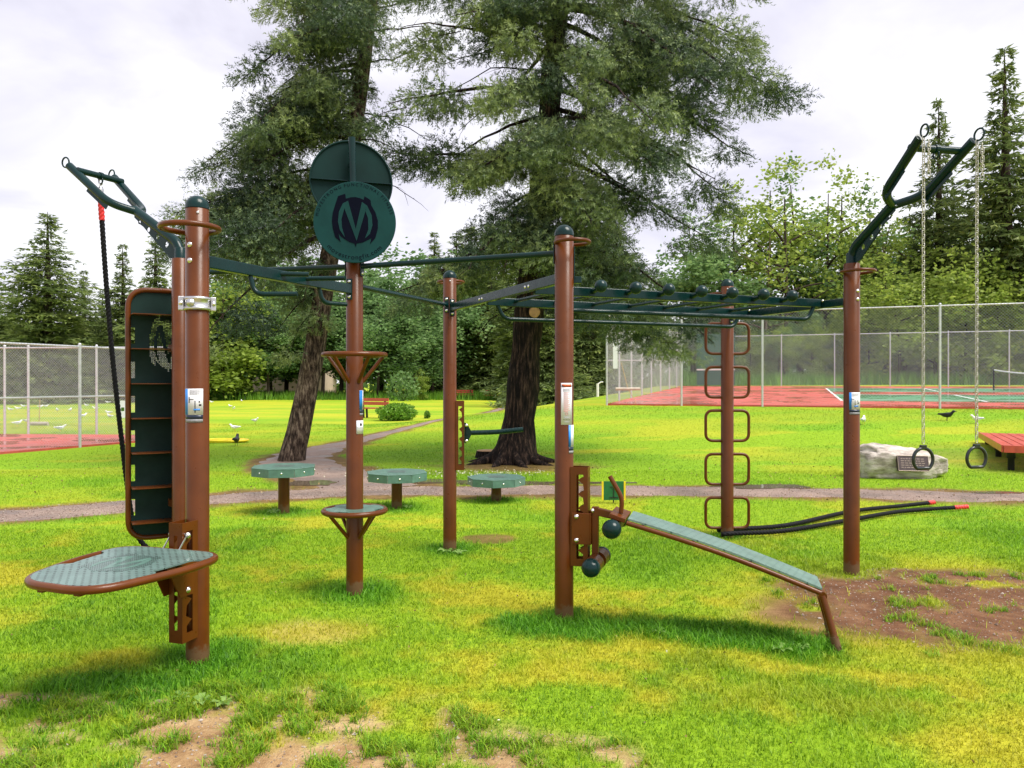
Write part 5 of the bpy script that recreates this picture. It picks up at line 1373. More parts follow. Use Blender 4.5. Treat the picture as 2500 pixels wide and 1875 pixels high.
for q in (-1, 1):
    o_ = cg + rA * q * 0.054
    MB().prism([(-0.055, 0.43), (0.05, 0.43), (0.14, 0.60), (0.14, 0.665), (-0.055, 0.665)], -0.004, 0.004, axes(oA, UP, oA.cross(UP)), o_).build("carriage_plate", BROWN, st_)
    MB().bar(o_ + oA * 0.09 + UP * 0.66, o_ - oA * 0.005 + UP * 0.765, 0.004, 0.008).build("stay_rod", STEEL, st_)
    for zz, xx in ((0.46, -0.01), (0.765, -0.01)): bolt(st_, o_ + rA * q * 0.005 + oA * xx + UP * zz, rA * q, 0.014)
MB().tube([cg - rA * 0.05 + UP * 0.77, cg + rA * 0.05 + UP * 0.77], 0.008, 10).build("hinge_pin", STEEL, st_)

# incline sit-up bench hooked on the front middle post
ib = thing("incline_bench", "sloping green sit-up bench with brown frame and ball-ended roller on front middle post", "exercise bench", (1.2, 4.95, 0))
n1 = Vector((0.752, 5.005, 0.722)); n2 = Vector((1.889, 4.685, 0.352)); bd_ = (n2 - n1); bh = Vector((bd_.x, bd_.y, 0)).normalized(); bs = Vector((-bh.y, bh.x, 0))
WB = 0.30; bu = bd_.normalized(); bn = bu.cross(bs).normalized(); bn = bn if bn.z > 0 else -bn
def bp(t, w, h=0.0):
    sag = 0.022 * math.sin(math.pi * t)
    return n1 + bd_ * t + bs * w + bn * (h + sag)
m = MB(); Np = 14; V = []
for lift in (0.0, 0.012):
    for i in range(Np + 1):
        for w in (0.0, WB): V.append(bp(i / Np, w, lift))
o2 = 2 * (Np + 1); Fc = []
for i in range(Np):
    a = 2 * i; Fc += [(o2 + a, o2 + a + 2, o2 + a + 3, o2 + a + 1), (a, a + 1, a + 3, a + 2), (a, a + 2, o2 + a + 2, o2 + a), (a + 1, o2 + a + 1, o2 + a + 3, a + 3)]
Fc += [(0, o2, o2 + 1, 1), (2 * Np, 2 * Np + 1, o2 + 2 * Np + 1, o2 + 2 * Np)]
m.add(V, Fc).build("bench_board", dotted("bench_tread_plate", (0.145, 0.235, 0.205), (0.04, 0.095, 0.08), 0.045, 0.14, 0.40, 0.35), ib)
for w in (0.0, WB): MB().tube([bp(i / 10, w, -0.02) for i in range(11)], 0.0165, 12).build("side_rail", BROWN, ib)
for t in (0.08, 0.35, 0.65, 0.94): MB().tube([bp(t, 0.01, -0.022), bp(t, WB - 0.01, -0.022)], 0.010, 8).build("cross_rail", BROWN, ib)
e0, e1 = bp(1.01, -0.015, -0.03), bp(1.01, WB + 0.015, -0.03)
MB().tube([e0, e1], 0.026, 16).build("foot_tube", BROWN, ib)
f0, f1 = Vector((1.955, 4.62, 0.02)), Vector((1.955, 4.62, 0.02)) + bs * WB
for a, b in ((e0 + bs * 0.015, f0), (e1 - bs * 0.015, f1)):
    MB().tube([a, a + (b - a) * 0.80], 0.0215, 14).build("leg", BROWN, ib)
    MB().tube([a + (b - a) * 0.785, b + (b - a).normalized() * 0.012], 0.0255, 14).build("leg_sleeve", BROWN, ib)
MB().tube([f0 - bs * 0.02, f1 + bs * 0.02], 0.024, 14).build("ground_bar", BROWN, ib)
cc = bp(-0.03, WB / 2, -0.02)
hinge = V3(POST['D'], 0.752) + oD * 0.20
MB().bar(hinge - oD * 0.01, cc - bh * 0.01, 0.05, 0.05).build("hinge_arm", BROWN, ib, bevel=0.004)
MB().bar(bp(-0.055, 0.0, -0.008), bp(-0.055, WB, -0.008), 0.11, 0.03, up=bn).build("head_plate", BROWN, ib, bevel=0.004)
MB().tube([bp(-0.06, -0.03, -0.075), bp(-0.06, WB + 0.03, -0.075)], 0.045, 18).build("head_roller", BROWN, ib)
for w in (-0.06, WB + 0.06): MB().sphere(bp(-0.06, w, -0.075), 0.0635, 24, 14).build("ball_end", GREEN, ib)
hb = bp(-0.05, WB * 0.35, 0.01)
MB().tube(fillet([hb, hb + UP * 0.10 + bh * 0.01, hb + UP * 0.245 - bh * 0.075], 0.06, 6), 0.0155, 12).build("handle", BROWN, ib)
# carriage on the post's channel and the lower ankle roller
cgD = V3(POST['D'], 0) + oD * 0.125
for q in (-1, 1):
    o_ = cgD + sD * q * 0.054
    MB().prism([(-0.062, 0.525), (0.062, 0.525), (0.062, 0.738), (-0.062, 0.738)], -0.004, 0.004, axes(oD, UP, oD.cross(UP)), o_).build("carriage_plate", BROWN, ib, bevel=0.003)
    for zz in (0.552, 0.712): bolt(ib, o_ + sD * q * 0.005 - oD * 0.028 + UP * zz, sD * q, 0.013)
    bolt(ib, hinge + sD * q * 0.027, sD * q, 0.012)
MB().bar(cgD + oD * 0.066 + UP * 0.525, cgD + oD * 0.066 + UP * 0.738, 0.112, 0.006, up=oD).build("carriage_front", BROWN, ib)
MB().bar(cgD + oD * 0.092 + UP * 0.40, cgD + oD * 0.092 + UP * 0.775, 0.05, 0.044, up=oD).build("roller_arm", BROWN, ib, bevel=0.004)
rc = cgD + oD * 0.10 + UP * 0.405; ra_ = Vector((0.30, 0.954, 0)).normalized()
MB().tube([rc - ra_ * 0.20, rc + ra_ * 0.20], 0.02, 12).build("roller_axle", BLACKM, ib)
for s_, a, b in ((-1, 0.035, 0.165), (1, 0.035, 0.165)):
    MB().tube([rc + ra_ * s_ * a, rc + ra_ * s_ * b], 0.0585, 24).build("foam_roller", BROWN, ib)
    MB().sphere(rc + ra_ * s_ * 0.19, 0.0625, 24, 14).build("ball_end", GREEN, ib)

# dip handle on the middle back post
db = thing("dip_bar", "single dark green dip handle sticking right from the middle back post", "dip bar", V3(POST['C'], 1.0) + oC * 0.15)
c = V3(POST['C'], 1.13) + oC * (PR + 0.082)
MB().prism([(-0.05, -0.085), (0.05, -0.085), (0.05, 0.085), (-0.05, 0.085)], 0, 0.008, axes(sC, UP, sC.cross(UP) if sC.cross(UP).dot(oC) > 0 else -sC.cross(UP)), c).build("mount_plate", GREEN, db)
front_d = Vector((0, -1, 0))
MB().prism([(0.0, -0.10), (0.028, -0.085), (0.062, -0.02), (0.062, 0.02), (0.028, 0.085), (0.0, 0.10)], -0.005, 0.005, axes(oC, UP, oC.cross(UP)), c - oC * 0.005 + sC * 0.045 * (1 if sC.y < 0 else -1)).build("cheek_plate", GREEN, db)
MB().prism([(0.0, -0.10), (0.028, -0.085), (0.062, -0.02), (0.062, 0.02), (0.028, 0.085), (0.0, 0.10)], -0.005, 0.005, axes(oC, UP, oC.cross(UP)), c - oC * 0.005 - sC * 0.045 * (1 if sC.y < 0 else -1)).build("cheek_plate", GREEN, db)
sf = sC if sC.y < 0 else -sC
for zz in (-0.075, 0.075): bolt(db, c + oC * 0.012 + sf * 0.052 + UP * zz, sf, 0.012)
MB().tube(fillet([c + oC * 0.02, c + oC * 0.30 + UP * 0.004, c + oC * 0.565 + UP * 0.03], 0.2, 6), 0.024, 16).build("handle", GREEN, db)

# ropes, chains and rings
top = midG - UP * 0.07
cr_ = thing("climbing_rope", "black twisted climbing rope with red top hanging from the left green arm", "rope", (top.x, top.y, 0))
MB().tube([top + UP * 0.02 + Vector((0.014 * math.cos(a), 0, 0.03 * math.sin(a))) for a in np.linspace(0, 6.283, 17)[:-1]], 0.006, 8, closed=True).build("shackle", STEEL, cr_)
MB().lathe([(0.018, 0), (0.022, 0.01), (0.022, 0.10), (0.014, 0.12)], top - UP * 0.14, 16).build("ferrule", BRIGHT, cr_)
for zz in (-0.05, -0.11): bolt(cr_, top + UP * zz + Vector((0.004, -0.02, 0)), (0, -1, 0), 0.010)
def fine(path, step=0.006):
    out = [path[0]]
    for a, b in zip(path[:-1], path[1:]):
        n = max(1, int((b - a).length / step)); out += [a + (b - a) * (i + 1) / n for i in range(n)]
    return out
t0 = top - UP * 0.14; t1 = Vector((-3.42, 6.90, 0.46))
pts = fine(smooth_path([t0] + [t0 + (t1 - t0) * f + Vector((-0.03 * math.sin(3.14 * f), 0, 0)) for f in (0.25, 0.5, 0.75)] + [t1, Vector((-3.36, 6.92, 0.22)), Vector((-3.22, 6.90, 0.10)), Vector((-3.0, 6.82, 0.055)), Vector((-2.75, 6.6, 0.03))], 14))
MB().tube(pts, 0.0225, 15, lobes=3, twist=58).build("rope", ROPE, cr_)
MB().tube(pts[:27], 0.0255, 15, lobes=3, twist=58).build("red_whipping", REDTAPE, cr_)

def ring_swing(end, d, label, length):
    root = thing("hanging_ring", label, "gym ring", (end.x, end.y, 0.95), group="hanging rings on the right arm")
    m = MB(); n_l = int(length / 0.030); zt = end.z - 0.005
    def link(c, rot, L=0.030, w=0.0105, r=0.0029):
        dx = Vector((math.cos(rot), math.sin(rot), 0)); P = []
        for i in range(12):
            a = 2 * math.pi * i / 12; P.append(c + dx * (w * math.cos(a)) + UP * ((L / 2 - w + 0.005) * (1 if math.sin(a) > 0 else -1) + w * math.sin(a)))
        m.tube(P, r, 6, closed=True)
    for i in range(n_l): link(Vector((end.x + 0.0006 * math.sin(i * 0.2), end.y, zt - 0.030 * i)), R(20) + (math.pi / 2 if i % 2 else 0), 0.040)
    for i in range(8): link(Vector((end.x + 0.032, end.y - 0.01, zt - 0.03 - 0.030 * i)), R(50) + (math.pi / 2 if i % 2 else 0), 0.040)
    o = m.build("chain", CHAIN, root); o['kind'] = 'stuff'
    zb = zt - 0.030 * n_l - 0.006
    MB().box((end.x, end.y, zb - 0.012), (0.05, 0.022, 0.03), Matrix.Rotation(R(10), 3, 'Z')).build("chain_clamp", RUBBER, root, bevel=0.006)
    r_ = 0.079; c = Vector((end.x, end.y, zb - 0.02 - r_)); dx = Vector((math.cos(R(12)), math.sin(R(12)), 0)); P = []
    for i in range(30):
        a = R(-52) + R(284) * i / 29; P.append(c + dx * r_ * math.cos(a) + UP * r_ * math.sin(a))
    MB().tube(P, 0.0115, 14, closed=True).build("ring", RUBBER, root)
    return root
eF = []
for tip in endsF: eF.append(tip + dF * 0.03 - UP * 0.02)
eF.sort(key=lambda v: v.x / v.y)
ring_swing(eF[0], dF, "black D-shaped gym ring on zinc chain, in front of the boulder", 2.13)
ring_swing(eF[1], dF, "black D-shaped gym ring on zinc chain, beside the red backless bench", 2.13)

for i, (P, lab) in enumerate((([(1990 - 215, 1303), (1920, 1286), (2077, 1258), (2200, 1244), (2281, 1235)], "black battle rope with red end on the grass, the rear one"),
                              ([(1790, 1312), (1920, 1299), (2077, 1279), (2200, 1258), (2362, 1246)], "black battle rope with red end on the grass, the front one"))):
    g3 = [Vector((*ground(px, py), 0.045)) for px, py in P]; g3[0] = Vector((2.29, 8.15 - 0.22 * i, 0.06)); g3[1] = Vector((*ground(P[1][0], P[1][1], 0.03), 0.045))
    pts = smooth_path([Vector((2.18 - 0.02 * i, 8.13 - 0.2 * i, 0.05))] + g3, 26)
    root = thing("battle_rope", lab, "rope", pts[-1], group="battle ropes at the right rear post")
    MB().tube(fine(pts[:-6]), 0.0265, 15, lobes=3, twist=50).build("rope", ROPE, root)
    e_ = pts[-8:]
    MB().tube(fine(e_), 0.030, 15, lobes=3, twist=50).build("red_grip", REDTAPE, root)

# stepping pods
def pod():
    r = thing("stepping_pod", 'x', 'stepping pod', (0, 0, 0), group="octagonal stepping pods")
    return r
for (x, y, h), lab, rz_ in zip(PODS, ("tallest octagonal green stepping pod, in front of the leaning spruce", "middle-height octagonal green stepping pod between the sign post and middle back post", "lowest octagonal green stepping pod, in front of the big dark trunk"), (R(12), R(14), R(16))):
    r = thing("stepping_pod", lab, "stepping pod", (x, y, 0), group="octagonal stepping pods")
    MB().lathe([(0.069, -0.2), (0.069, h - 0.09)], (x, y, 0), 24).build("post", BROWN, r)
    oc = [(0.40 * math.cos(R(22.5 + 45 * i) + rz_), 0.40 * math.sin(R(22.5 + 45 * i) + rz_)) for i in range(8)]
    MB().prism(oc, h - 0.010, h, None, (x, y, 0)).build("deck", PLATE, r, bevel=0.004)
    for i in range(8):
        a, b = Vector((*oc[i], 0)), Vector((*oc[(i + 1) % 8], 0)); md = (a + b) / 2; nn = md.normalized(); ab = (b - a).normalized()
        MB().bar(Vector((x, y, h - 0.058)) + a * 0.985 + ab * 0.002, Vector((x, y, h - 0.058)) + b * 0.985 - ab * 0.002, 0.008, 0.094).build("skirt_panel", PLATE, r, bevel=0.002)
        bolt(r, Vector((x, y, h - 0.055)) + md * 0.985 + nn * 0.005, nn, 0.009)
    MB().prism([(px_ * 0.22, py_ * 0.22) for px_, py_ in LOGO_OUT], 0.0005, 0.0016, None, (x, y, h)).build("emblem", DOTS2, r)

# ------------------------------------------------------------------ things on the lawn
# small green board on a stake
bx_, by_ = ground(1498, 1232); by_ = 10.25; bx_ = (1498 - 1250) / F * by_
sg = thing("stake_sign", "small green board with yellow edges on a stake beside the gravel path", "sign", (bx_, by_, 0))
MB().tube([(bx_, by_, -0.1), (bx_, by_, 0.26)], 0.009, 8).build("stake", BLACKM, sg)
MB().box((bx_, by_ - 0.012, 0.175), (0.265, 0.012, 0.25)).build("board", SIGNGREEN, sg)
for s_ in (-1, 1): MB().box((bx_ + s_ * 0.147, by_ - 0.005, 0.172), (0.024, 0.03, 0.246)).build("edge_strip", YELLOW, sg)
for zz, w in ((0.225, 0.10), (0.085, 0.12)): MB().box((bx_, by_ - 0.022, zz), (w, 0.006, 0.010)).build("bracket", BLACKM, sg)
MB().box((bx_, by_ - 0.0225, 0.155), (0.010, 0.006, 0.128)).build("bracket", BLACKM, sg)

# boulder with plaque
def boulder_mat():
    m, nt, b = new_mat("grey_granite"); L = nt.links
    tc = nt.nodes.new("ShaderNodeTexCoord"); mp = nt.nodes.new("ShaderNodeMapping"); mp.inputs['Scale'].default_value = (1.4, 1.4, 4.5); mp.inputs['Rotation'].default_value = (0, R(14), 0); L.new(tc.outputs['Object'], mp.inputs[0])
    n = noise_node(nt, 2.6, 9, 0.68, vec=mp.outputs[0]); r = ramp(nt, n.outputs['Fac'], [(0.3, (0.13, 0.105, 0.085)), (0.45, (0.36, 0.31, 0.27)), (0.6, (0.58, 0.52, 0.46)), (0.75, (0.46, 0.43, 0.40))]); L.new(r.outputs[0], b.inputs['Base Color'])
    b.inputs['Roughness'].default_value = 0.8; bump(nt, b, n.outputs['Fac'], 0.8, 0.06); return m
bc_ = Vector((6.62, 13.15, 0)); bo = thing("boulder", "pale granite boulder with bronze plaque on the grass", "boulder", bc_)
V = []; Fc = []; NA, NR = 72, 36
for j in range(NR + 1):
    ph = R(-90 + 180 * j / NR)
    for i in range(NA):
        th = 2 * math.pi * i / NA; cx, cy, cz = math.cos(th) * math.cos(ph), math.sin(th) * math.cos(ph), math.sin(ph)
        e_ = lambda v, k: math.copysign(abs(v) ** k, v)
        x, y, z = e_(cx, 0.62) * 0.73, e_(cy, 0.7) * 0.36, e_(cz, 0.62) * 0.33
        q = 1 + 0.34 * (float(fbm(np.array([cx * 1.7 + 5]), np.array([cy * 1.7 + cz * 1.9]), 1.0, 4, 7)[0]) - 0.5) + 0.16 * (abs(2 * float(fbm(np.array([cx * 3 + cz]), np.array([cz * 4 + 3 + cy]), 1.0, 3, 27)[0]) - 1) - 0.3) + 0.08 * (float(fbm(np.array([cx * 5]), np.array([cz * 6 + cy * 3]), 1.0, 3, 17)[0]) - 0.5)
        z2 = z * q * (1 - 0.20 * (x / 0.73)) - 0.03 * (x / 0.73); V.append(bc_ + Vector((x * q, y * q, 0.20 + z2)))
for j in range(NR):
    for i in range(NA): Fc.append((j * NA + i, j * NA + (i + 1) % NA, (j + 1) * NA + (i + 1) % NA, (j + 1) * NA + i))
MB().add(V, Fc, True).build("rock", boulder_mat(), bo)
pc_ = bc_ + Vector((0.02, -0.425, 0.275)); pn_ = Vector((0.06, -0.97, 0.22)).normalized(); px_ = Vector((1, 0.06, -0.03)).normalized(); py_ = pn_.cross(px_) * 1.0
py_ = py_ if py_.z > 0 else -py_
Mq = axes(px_, py_, pn_)
plq = MB().prism([(-0.26, -0.125), (0.26, -0.125), (0.26, 0.125), (-0.26, 0.125)], -0.06, 0.0, Mq, pc_).build("plaque", BRONZE, bo)
for a, b in (((-0.26, -0.125), (0.26, -0.125)), ((-0.26, 0.125), (0.26, 0.125)), ((-0.26, -0.125), (-0.26, 0.125)), ((0.26, -0.125), (0.26, 0.125))):
    A_, B_ = pc_ + Mq @ Vector((*a, 0.002)), pc_ + Mq @ Vector((*b, 0.002)); MB().tube([A_, B_], 0.006, 6).build("plaque_border", BRONZEHI, plq)
m = MB(); random.seed(4)
for rw in range(5):
    x = -0.21
    while x < 0.19:
        w = random.uniform(0.02, 0.06); m.prism([(x, 0.07 - 0.036 * rw), (x + w, 0.07 - 0.036 * rw), (x + w, 0.083 - 0.036 * rw), (x, 0.083 - 0.036 * rw)], 0.0005, 0.003, Mq, pc_); x += w + 0.016
o = m.build("raised_text_rows", BRONZEHI, plq); o['kind'] = 'stuff'

# red backless bench at the right edge
p0, p1 = Vector((9.35, 13.75, 0)), Vector((10.95, 17.0, 0)); d_ = (p1 - p0).normalized(); s_ = Vector((d_.y, -d_.x, 0))
rb = thing("park_bench", "long red slatted backless bench on black legs at the right edge", "bench", p0)
hb = 0.46
for j in range(6):
    o_ = -0.42 + 0.165 * j
    MB().bar(p0 - d_ * 0.25 + s_ * o_ + UP * hb, p1 + d_ * 0.15 + s_ * o_ + UP * hb, 0.145, 0.045).build("slat", REDWOOD, rb, bevel=0.005)
MB().bar(p0 - d_ * 0.275 - s_ * 0.50 + UP * (hb - 0.03), p0 - d_ * 0.275 + s_ * 0.50 + UP * (hb - 0.03), 0.04, 0.13).build("end_board", REDWOOD, rb, bevel=0.004)
MB().bar(p0 - d_ * 0.25 - s_ * 0.52 + UP * (hb - 0.03), p1 + d_ * 0.15 - s_ * 0.52 + UP * (hb - 0.03), 0.035, 0.13).build("side_board", REDWOOD, rb, bevel=0.004)
for t in (0.0, 0.5, 0.98):
    for q in (-0.36, 0.36):
        b = p0 + (p1 - p0) * t + s_ * q
        MB().lathe([(0.055, -0.1), (0.055, hb - 0.22), (0.075, hb - 0.21), (0.075, hb - 0.03)], b, 16).build("leg", BLACKM, rb)

def back_bench(px, py, d, label, rz, L=1.7):
    x = (px - 1250) / F * d; z0 = tz(x, d)
    r = thing("park_bench", label, "bench", (0, 0, 0)); B = lambda a, b, w, h, nm, mt=REDWOOD, up=(0, 0, 1): MB().bar(a, b, w, h, up).build(nm, mt, r)
    for q in (0.0, 0.16, 0.32): B((-L / 2, -0.2 + q, 0.44), (L / 2, -0.2 + q, 0.44), 0.14, 0.05, "slat")
    for q in (0.0, 0.17): B((-L / 2, 0.20 + 0.05 * q, 0.66 + q), (L / 2, 0.20 + 0.05 * q, 0.66 + q), 0.04, 0.14, "back_slat")
    for sx_ in (-L * 0.36, L * 0.36):
        B((sx_, -0.14, -0.1), (sx_, -0.10, 0.415), 0.07, 0.07, "leg", BLACKM, (0, 1, 0)); B((sx_, 0.10, -0.1), (sx_, 0.155, 0.9), 0.07, 0.05, "back_leg", BLACKM, (0, 1, 0))
    r.location = (x, d, z0); r.rotation_euler = (0, 0, rz); return r
back_bench(918, 1020, 34.5, "red park bench with back, left of the round green shrub", R(152))
back_bench(1130, 972, 72, "far red bench just right of the middle back post", R(10), 2.0)
back_bench(1212, 975, 70, "far red bench partly behind the big dark trunk", R(-8), 2.2)

# shrubs
def shrub(label, px, py, d, w, h, n, nm="shrub", leaf=0.06, mat=None):
    g = np.random.default_rng(int(px)); x = (px - 1250) / F * d; z0 = tz(x, d); r = thing(nm, label, "shrub", (x, d, z0))
    for j in range(8):
        a = 0.8 * j; MB().tube([(x, d, z0 - 0.05), (x + math.cos(a) * w * 0.25, d + math.sin(a) * w * 0.2, z0 + h * 0.5), (x + math.cos(a) * w * 0.42, d + math.sin(a) * w * 0.3, z0 + h * 0.8)], [0.02, 0.014, 0.005], 5).build("stem", BARKF, r)
    u = g.normal(0, 1, (n, 3)); u /= np.linalg.norm(u, axis=1)[:, None]; q = g.random(n) ** 0.35; bumpy = 0.8 + 0.45 * fbm(u[:, 0] * 2 + 9, u[:, 2] * 2 + u[:, 1], 1.3, 3, 5)
    P = u * (q * bumpy)[:, None] * np.array([w / 2, w * 0.4, h * 0.55]) + np.array([0, 0, h * 0.48]); P = P[P[:, 2] > 0.02]; n = len(P)
    a = g.normal(0, 1, (n, 3)); a /= np.linalg.norm(a, axis=1)[:, None]; b = np.cross(a, g.normal(0, 1, (n, 3))); b /= np.linalg.norm(b, axis=1)[:, None]; s = (leaf * g.uniform(0.6, 1.5, n))[:, None]
    V = np.stack([P - a * s, P + b * s * 0.5, P + a * s, P - b * s * 0.5], 1).reshape(-1, 3); o4 = np.arange(n)[:, None] * 4
    o = tri_mesh("foliage", V, mat or SHRUBM, r, {'rnd': ('FLOAT', np.repeat(np.clip(g.normal(0.5, 0.22, n), 0, 1), 4))}, np.concatenate([o4 + np.array([0, 1, 2]), o4 + np.array([0, 2, 3])])); o['kind'] = 'stuff'; o.location = (0, 0, 0)
    return r
shrub("round bright green shrub in front of a red park bench", 970, 1027, 32.5, 1.75, 0.75, 2600)
shrub("tiny green shrub right of the round shrub on the lawn", 1043, 1015, 34, 0.28, 0.34, 260, leaf=0.05)
shrub("loose pale bush at the wood edge left of the middle back post", 985, 960, 66, 3.0, 2.6, 520, leaf=0.17, mat=LEAFD)

# stump beside the big spruce
sx_, sy_ = ground(1190, 1118); sp_ = thing("stump", "low sawn tree stump at the left foot of the big dark trunk", "stump", (sx_, sy_, 0))
MB().lathe([(0.30, -0.1), (0.26, 0.05), (0.235, 0.155)], (sx_, sy_, 0), 22).build("stump_bark", BARK, sp_)
MB().lathe([(0.228, 0.1545), (0.22, 0.165), (1e-5, 0.168)], (sx_, sy_, 0), 22).build("sawn_top", WOODCUT, sp_)

# birds
def bird(name, body_m, wing_m, beak_m, s=1.0, white_head=True):
    r = thing(name, 'x', 'bird')
    sec = [(-0.21, 0.02, 0.175), (-0.15, 0.028, 0.165), (-0.08, 0.052, 0.15), (0.0, 0.068, 0.145), (0.07, 0.062, 0.16), (0.11, 0.042, 0.19), (0.135, 0.034, 0.22), (0.155, 0.036, 0.245), (0.18, 0.030, 0.25), (0.20, 0.012, 0.245)]
    MB().tube([(x * s, 0, z * s) for x, rr, z in sec], [rr * s for x, rr, z in sec], 12).build("body", body_m, r)
    for q in (-1, 1):
        MB().prism([(-0.24 * s, 0.165 * s), (-0.1 * s, 0.135 * s), (0.05 * s, 0.14 * s), (0.07 * s, 0.17 * s), (0.0, 0.19 * s), (-0.12 * s, 0.185 * s)], q * 0.052 * s, q * 0.064 * s, axes((1, 0, 0), (0, 0, 1), (0, -1, 0))).build("wing", wing_m, r)
        MB().tube([(0.005 * s, q * 0.025 * s, 0.10 * s), (0.0, q * 0.025 * s, -0.01)], 0.005 * s, 6).build("leg", beak_m, r)
    MB().lathe([(0.010 * s, 0), (0.007 * s, 0.025 * s), (1e-5, 0.045 * s)], (0.198 * s, 0, 0.243 * s), 8, axes((0, 1, 0), (0, 0, 1), (1, 0, 0))).build("beak", beak_m, r)
    return r
gull = bird("gull", GULLW, GULLG, BEAKY, 0.88); crow = bird("crow", CROWM, CROWM, BLACKM, 1.05)
first = {'g': True, 'c': True}
random.seed(12)
def put_bird(kind, px, py, label, group, rz=None, sc=1.0, zg=None):
    d = 9.0
    while d < 90 and EYE - (py - HOR) / F * d > tz((px - 1250) / F * d, d): d += 0.15
    x = (px - 1250) / F * d; z = tz(x, d)
    src = gull if kind == 'g' else crow
    if first[kind]: o = src; first[kind] = False
    else: o = copy_tree(src)
    o.location = (x, d, z + 0.01); o.rotation_euler = (0, 0, rz if rz is not None else random.uniform(0, 6.28)); o.scale = (sc, sc, sc)
    o['label'] = label
    if group: o['group'] = group
    return o
for px, py in ((25, 1006), (43, 1003), (57, 997), (98, 998), (112, 997), (140, 1007), (171, 1007), (198, 1006), (211, 995), (233, 1002), (263, 987), (265, 1014), (203, 1022), (268, 1024), (42, 1042), (64, 1036), (147, 1056), (309, 1060), (296, 1025)):
    put_bird('g', px, py, "white gull on the lawn seen through the left court fences", "gulls on the lawn beyond the left court")
for px, py in ((516, 986), (590, 983), (562, 997), (571, 1003), (762, 986), (767, 984), (623, 1035), (573, 1054)):
    put_bird('g', px, py, "white gull on the open lawn right of the left front post", "gulls on the open left lawn")
put_bird('c', 577, 1089, "black crow beside the yellow hose heap on the left lawn", None, R(100))
put_bird('g', 2108, 1038, "white gull standing just right of the right arm post", None, R(60), 1.0, 22.0)
put_bird('g', 2385, 1036, "pale gull lying low beside the right ring chain", None, R(180), 0.95, 21.5)
put_bird('c', 2312, 1028, "dark crow on the grass bank below the tennis court", None, R(-50), 1.0, 22.5)

# heap of yellow hose
hx, hy = ground(545, 1081); yh = thing("yellow_hose", "flat heap of yellow hose lying on the left lawn", "hose", (hx, hy, 0)); P = []
random.seed(3)
for i in range(150):
    a = i * 0.33; rr_ = 0.15 + 0.09 * math.sin(i * 0.21); P.append((hx + math.cos(a) * (0.42 + rr_), hy + math.sin(a) * (0.25 + rr_ * 0.5), 0.03 + 0.045 * abs(math.sin(i * 0.11)) ))
MB().tube(P, 0.026, 8).build("coil", YELLOW, yh)

# fence odds and ends
def squeegee(px, d, zc, w, label, tilt, hl, z_foot=None):
    x = (px - 1250) / F * d; r = thing("court_squeegee", label, "squeegee", (x, d, zc))
    MB().tube([(x - w / 2, d, zc), (x + w / 2, d, zc)], 0.06, 14).build("roller", plain("roller_foam%d" % px, (0.50, 0.44, 0.36), 0.8), r)
    a = (x, d - 0.02, zc)
    MB().tube([(x - tilt * (zc), d + 0.02, z_foot if z_foot is not None else zc), (x, d - 0.02, zc), (x + tilt * hl, d + 0.03, zc + hl)], 0.014, 8).build("handle", plain("handle_wood%d" % px, (0.55, 0.42, 0.2), 0.6), r)
    return r
squeegee(96, 23.95, 0.33, 0.54, "court squeegee roller standing at the far fence of the left court", 0.0, 0.75)
squeegee(1533, 31.0, 1.35, 1.0, "court squeegee with slanted handle leaning at the corner of the right court", -0.25, 1.05, 0.8)
nx0 = at(299, 999, 19.4); nb_ = thing("notice_board", "white paper notice fixed on the left court fence", "notice", nx0)
MB().box(nx0, (0.30, 0.010, 0.43), Matrix.Rotation(R(66), 3, 'Z')).build("sheet", WHITE, nb_)
nn_ = Vector((math.sin(R(66)), -math.cos(R(66)), 0)) * 0.0075
MB().box(nx0 + nn_, (0.09, 0.002, 0.09), Matrix.Rotation(R(66), 3, 'Z')).build("printed_crest", SHRUBM, nb_)
p = cpt(0.35, -0.07, 1.9); ns = thing("notice_board", "tall narrow white notice on the corner of the right court fence", "notice", p)
MB().box(p, (0.18, 0.012, 1.25 * 0.8)).build("sheet", WHITE, ns)
pw = cpt(3.4, COURT_T - 0.35, 0.9); ws = thing("practice_board", "dark green practice board at the back left corner of the right court", "practice board", pw)
MB().bar(cpt(1.0, COURT_T - 0.3, 1.75), cpt(3.4, COURT_T - 0.3, 1.75), 0.05, 3.3).build("board", TARP, ws)
MB().bar(cpt(1.0, COURT_T - 0.345, 1.1), cpt(3.4, COURT_T - 0.345, 1.1), 0.03, 0.10).build("white_band", LINEW, ws)
# tennis net
na, nbp = cpt(19.8, 14.0), cpt(19.8 + 9.0, 12.0)
nt_r = thing("tennis_net", "sagging tennis net with white band on the right court at the picture edge", "net", na)
na = at(2426, 948, 39.0); nbp = at(2600, 956, 36.0); na.z = court_z(st(na.x, na.y)[1]); nbp.z = court_z(st(nbp.x, nbp.y)[1])
for q in (na, nbp): MB().tube([q, q + UP * 1.12], 0.04, 10).build("post", BLACKM, nt_r)
P = [na + (nbp - na) * t + UP * (1.07 - 0.16 * math.sin(math.pi * t)) for t in np.linspace(0, 1, 13)]
MB().tube(P, 0.035, 8).build("white_band", LINEW, nt_r)
m = MB()
for t in np.linspace(0.01, 0.99, 60):
    b = na + (nbp - na) * t; m.tube([b + UP * 0.05, b + UP * (1.05 - 0.16 * math.sin(math.pi * t))], 0.004, 3, cap=False)
for zz in np.linspace(0.06, 0.9, 16): m.tube([na + UP * zz, nbp + UP * zz], 0.004, 3, cap=False)
o = m.build("netting", NETM, nt_r); o['kind'] = 'stuff'
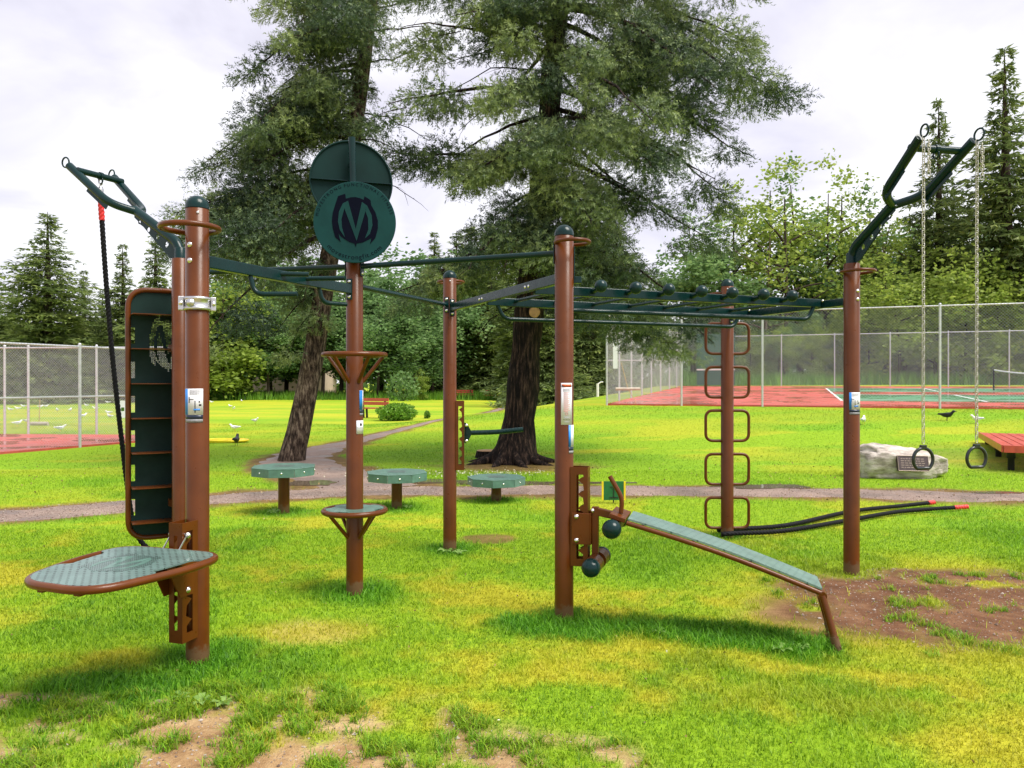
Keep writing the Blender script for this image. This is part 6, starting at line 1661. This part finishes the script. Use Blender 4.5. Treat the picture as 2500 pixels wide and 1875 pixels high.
# small white post left of the court
wp = at(1459, 960, 42); wr_ = thing("marker_post", "thin white marker post with a small top fitting left of the right court", "post", (wp.x, wp.y, tz(wp.x, wp.y)))
MB().tube([(wp.x, wp.y, tz(wp.x, wp.y) - 0.1), (wp.x, wp.y, 1.55)], 0.07, 10).build("shaft", LINEW, wr_)
MB().tube([(wp.x, wp.y, 1.5), (wp.x + 0.18, wp.y, 1.62), (wp.x + 0.3, wp.y, 1.62)], 0.035, 8).build("fitting", LINEW, wr_)

# house glimpsed through the left wood
hp = at(700, 930, 98); hz = 0.0
hs_ = thing("house", "beige house glimpsed between the trunks of the left wood", "house", (hp.x, hp.y, 0))
MB().box((hp.x, hp.y + 4, 1.9), (9, 8, 4.2)).build("wall", HOUSEW, hs_)
rf = MB().prism([(-5.0, 0), (5.0, 0), (0, 2.6)], -5.0, 5.0, axes((0, 1, 0), (0, 0, 1), (1, 0, 0)), (hp.x, hp.y + 4, 4.0)).build("roof", HOUSER, hs_)
for wx in (-2.8, 0, 2.8): MB().box((hp.x + wx, hp.y - 0.03, 2.3), (1.3, 0.1, 1.3)).build("window", GLASS, hs_)

# broad weed leaves near the left front post
def rosette(x, y, label, s=1.0, n=7, up=0.6):
    g = np.random.default_rng(int(1000 * abs(x))); r = thing("weed", label, "weed", (x, y, tz(x, y)), group="broad-leaved weeds in the lawn")
    for j in range(n):
        a = 6.283 * j / n + g.uniform(-0.3, 0.3); L = s * g.uniform(0.06, 0.12); d = Vector((math.cos(a), math.sin(a), 0)); q = Vector((-d.y, d.x, 0)); b = Vector((x, y, tz(x, y) + 0.004)); w = L * 0.22
        P = [(b, 0.15), (b + d * L * 0.35 + UP * L * up * 0.55, 0.75), (b + d * L * 0.7 + UP * L * up * 0.75, 1.0), (b + d * L + UP * L * up * 0.55, 0.05)]
        V = []
        for p, f in P: V += [p + q * w * f, p - UP * 0.004 * f, p - q * w * f]
        m = MB().add(V, [(3 * i + k, 3 * i + k + 1, 3 * i + k + 4, 3 * i + k + 3) for i in range(3) for k in range(2)], True)
        o = m.build("leaf", WEEDM, r); at2 = o.data.attributes.new("rnd", 'FLOAT', 'POINT'); at2.data.foreach_set('value', np.full(len(o.data.vertices), g.uniform(0.2, 0.9), np.float32))
for x, y, s, lab in ((-1.56, 3.86, 0.7, "broad-leaved weed at the soil edge below the step platform, middle one"), (-1.68, 3.92, 0.6, "broad-leaved weed at the soil edge below the step platform, left one"), (-1.44, 3.84, 0.6, "broad-leaved weed at the soil edge below the step platform, right one"),
                  (-0.62, 7.28, 0.8, "broad-leaved weed in front of the middle back post, left one"), (-0.50, 7.22, 0.8, "broad-leaved weed in front of the middle back post, right one"), (1.62, 4.62, 0.7, "broad-leaved weed left of the sloping bench leg"), (1.75, 4.66, 0.6, "broad-leaved weed right beside the sloping bench leg"),
                  (0.95, 4.95, 0.6, "broad-leaved weed under the middle of the sloping bench"), (-2.92, 9.42, 1.0, "broad-leaved weed at the foot of the tallest stepping pod"), (-1.33, 9.80, 0.9, "broad-leaved weed at the foot of the middle stepping pod")):
    rosette(x, y, lab, s)
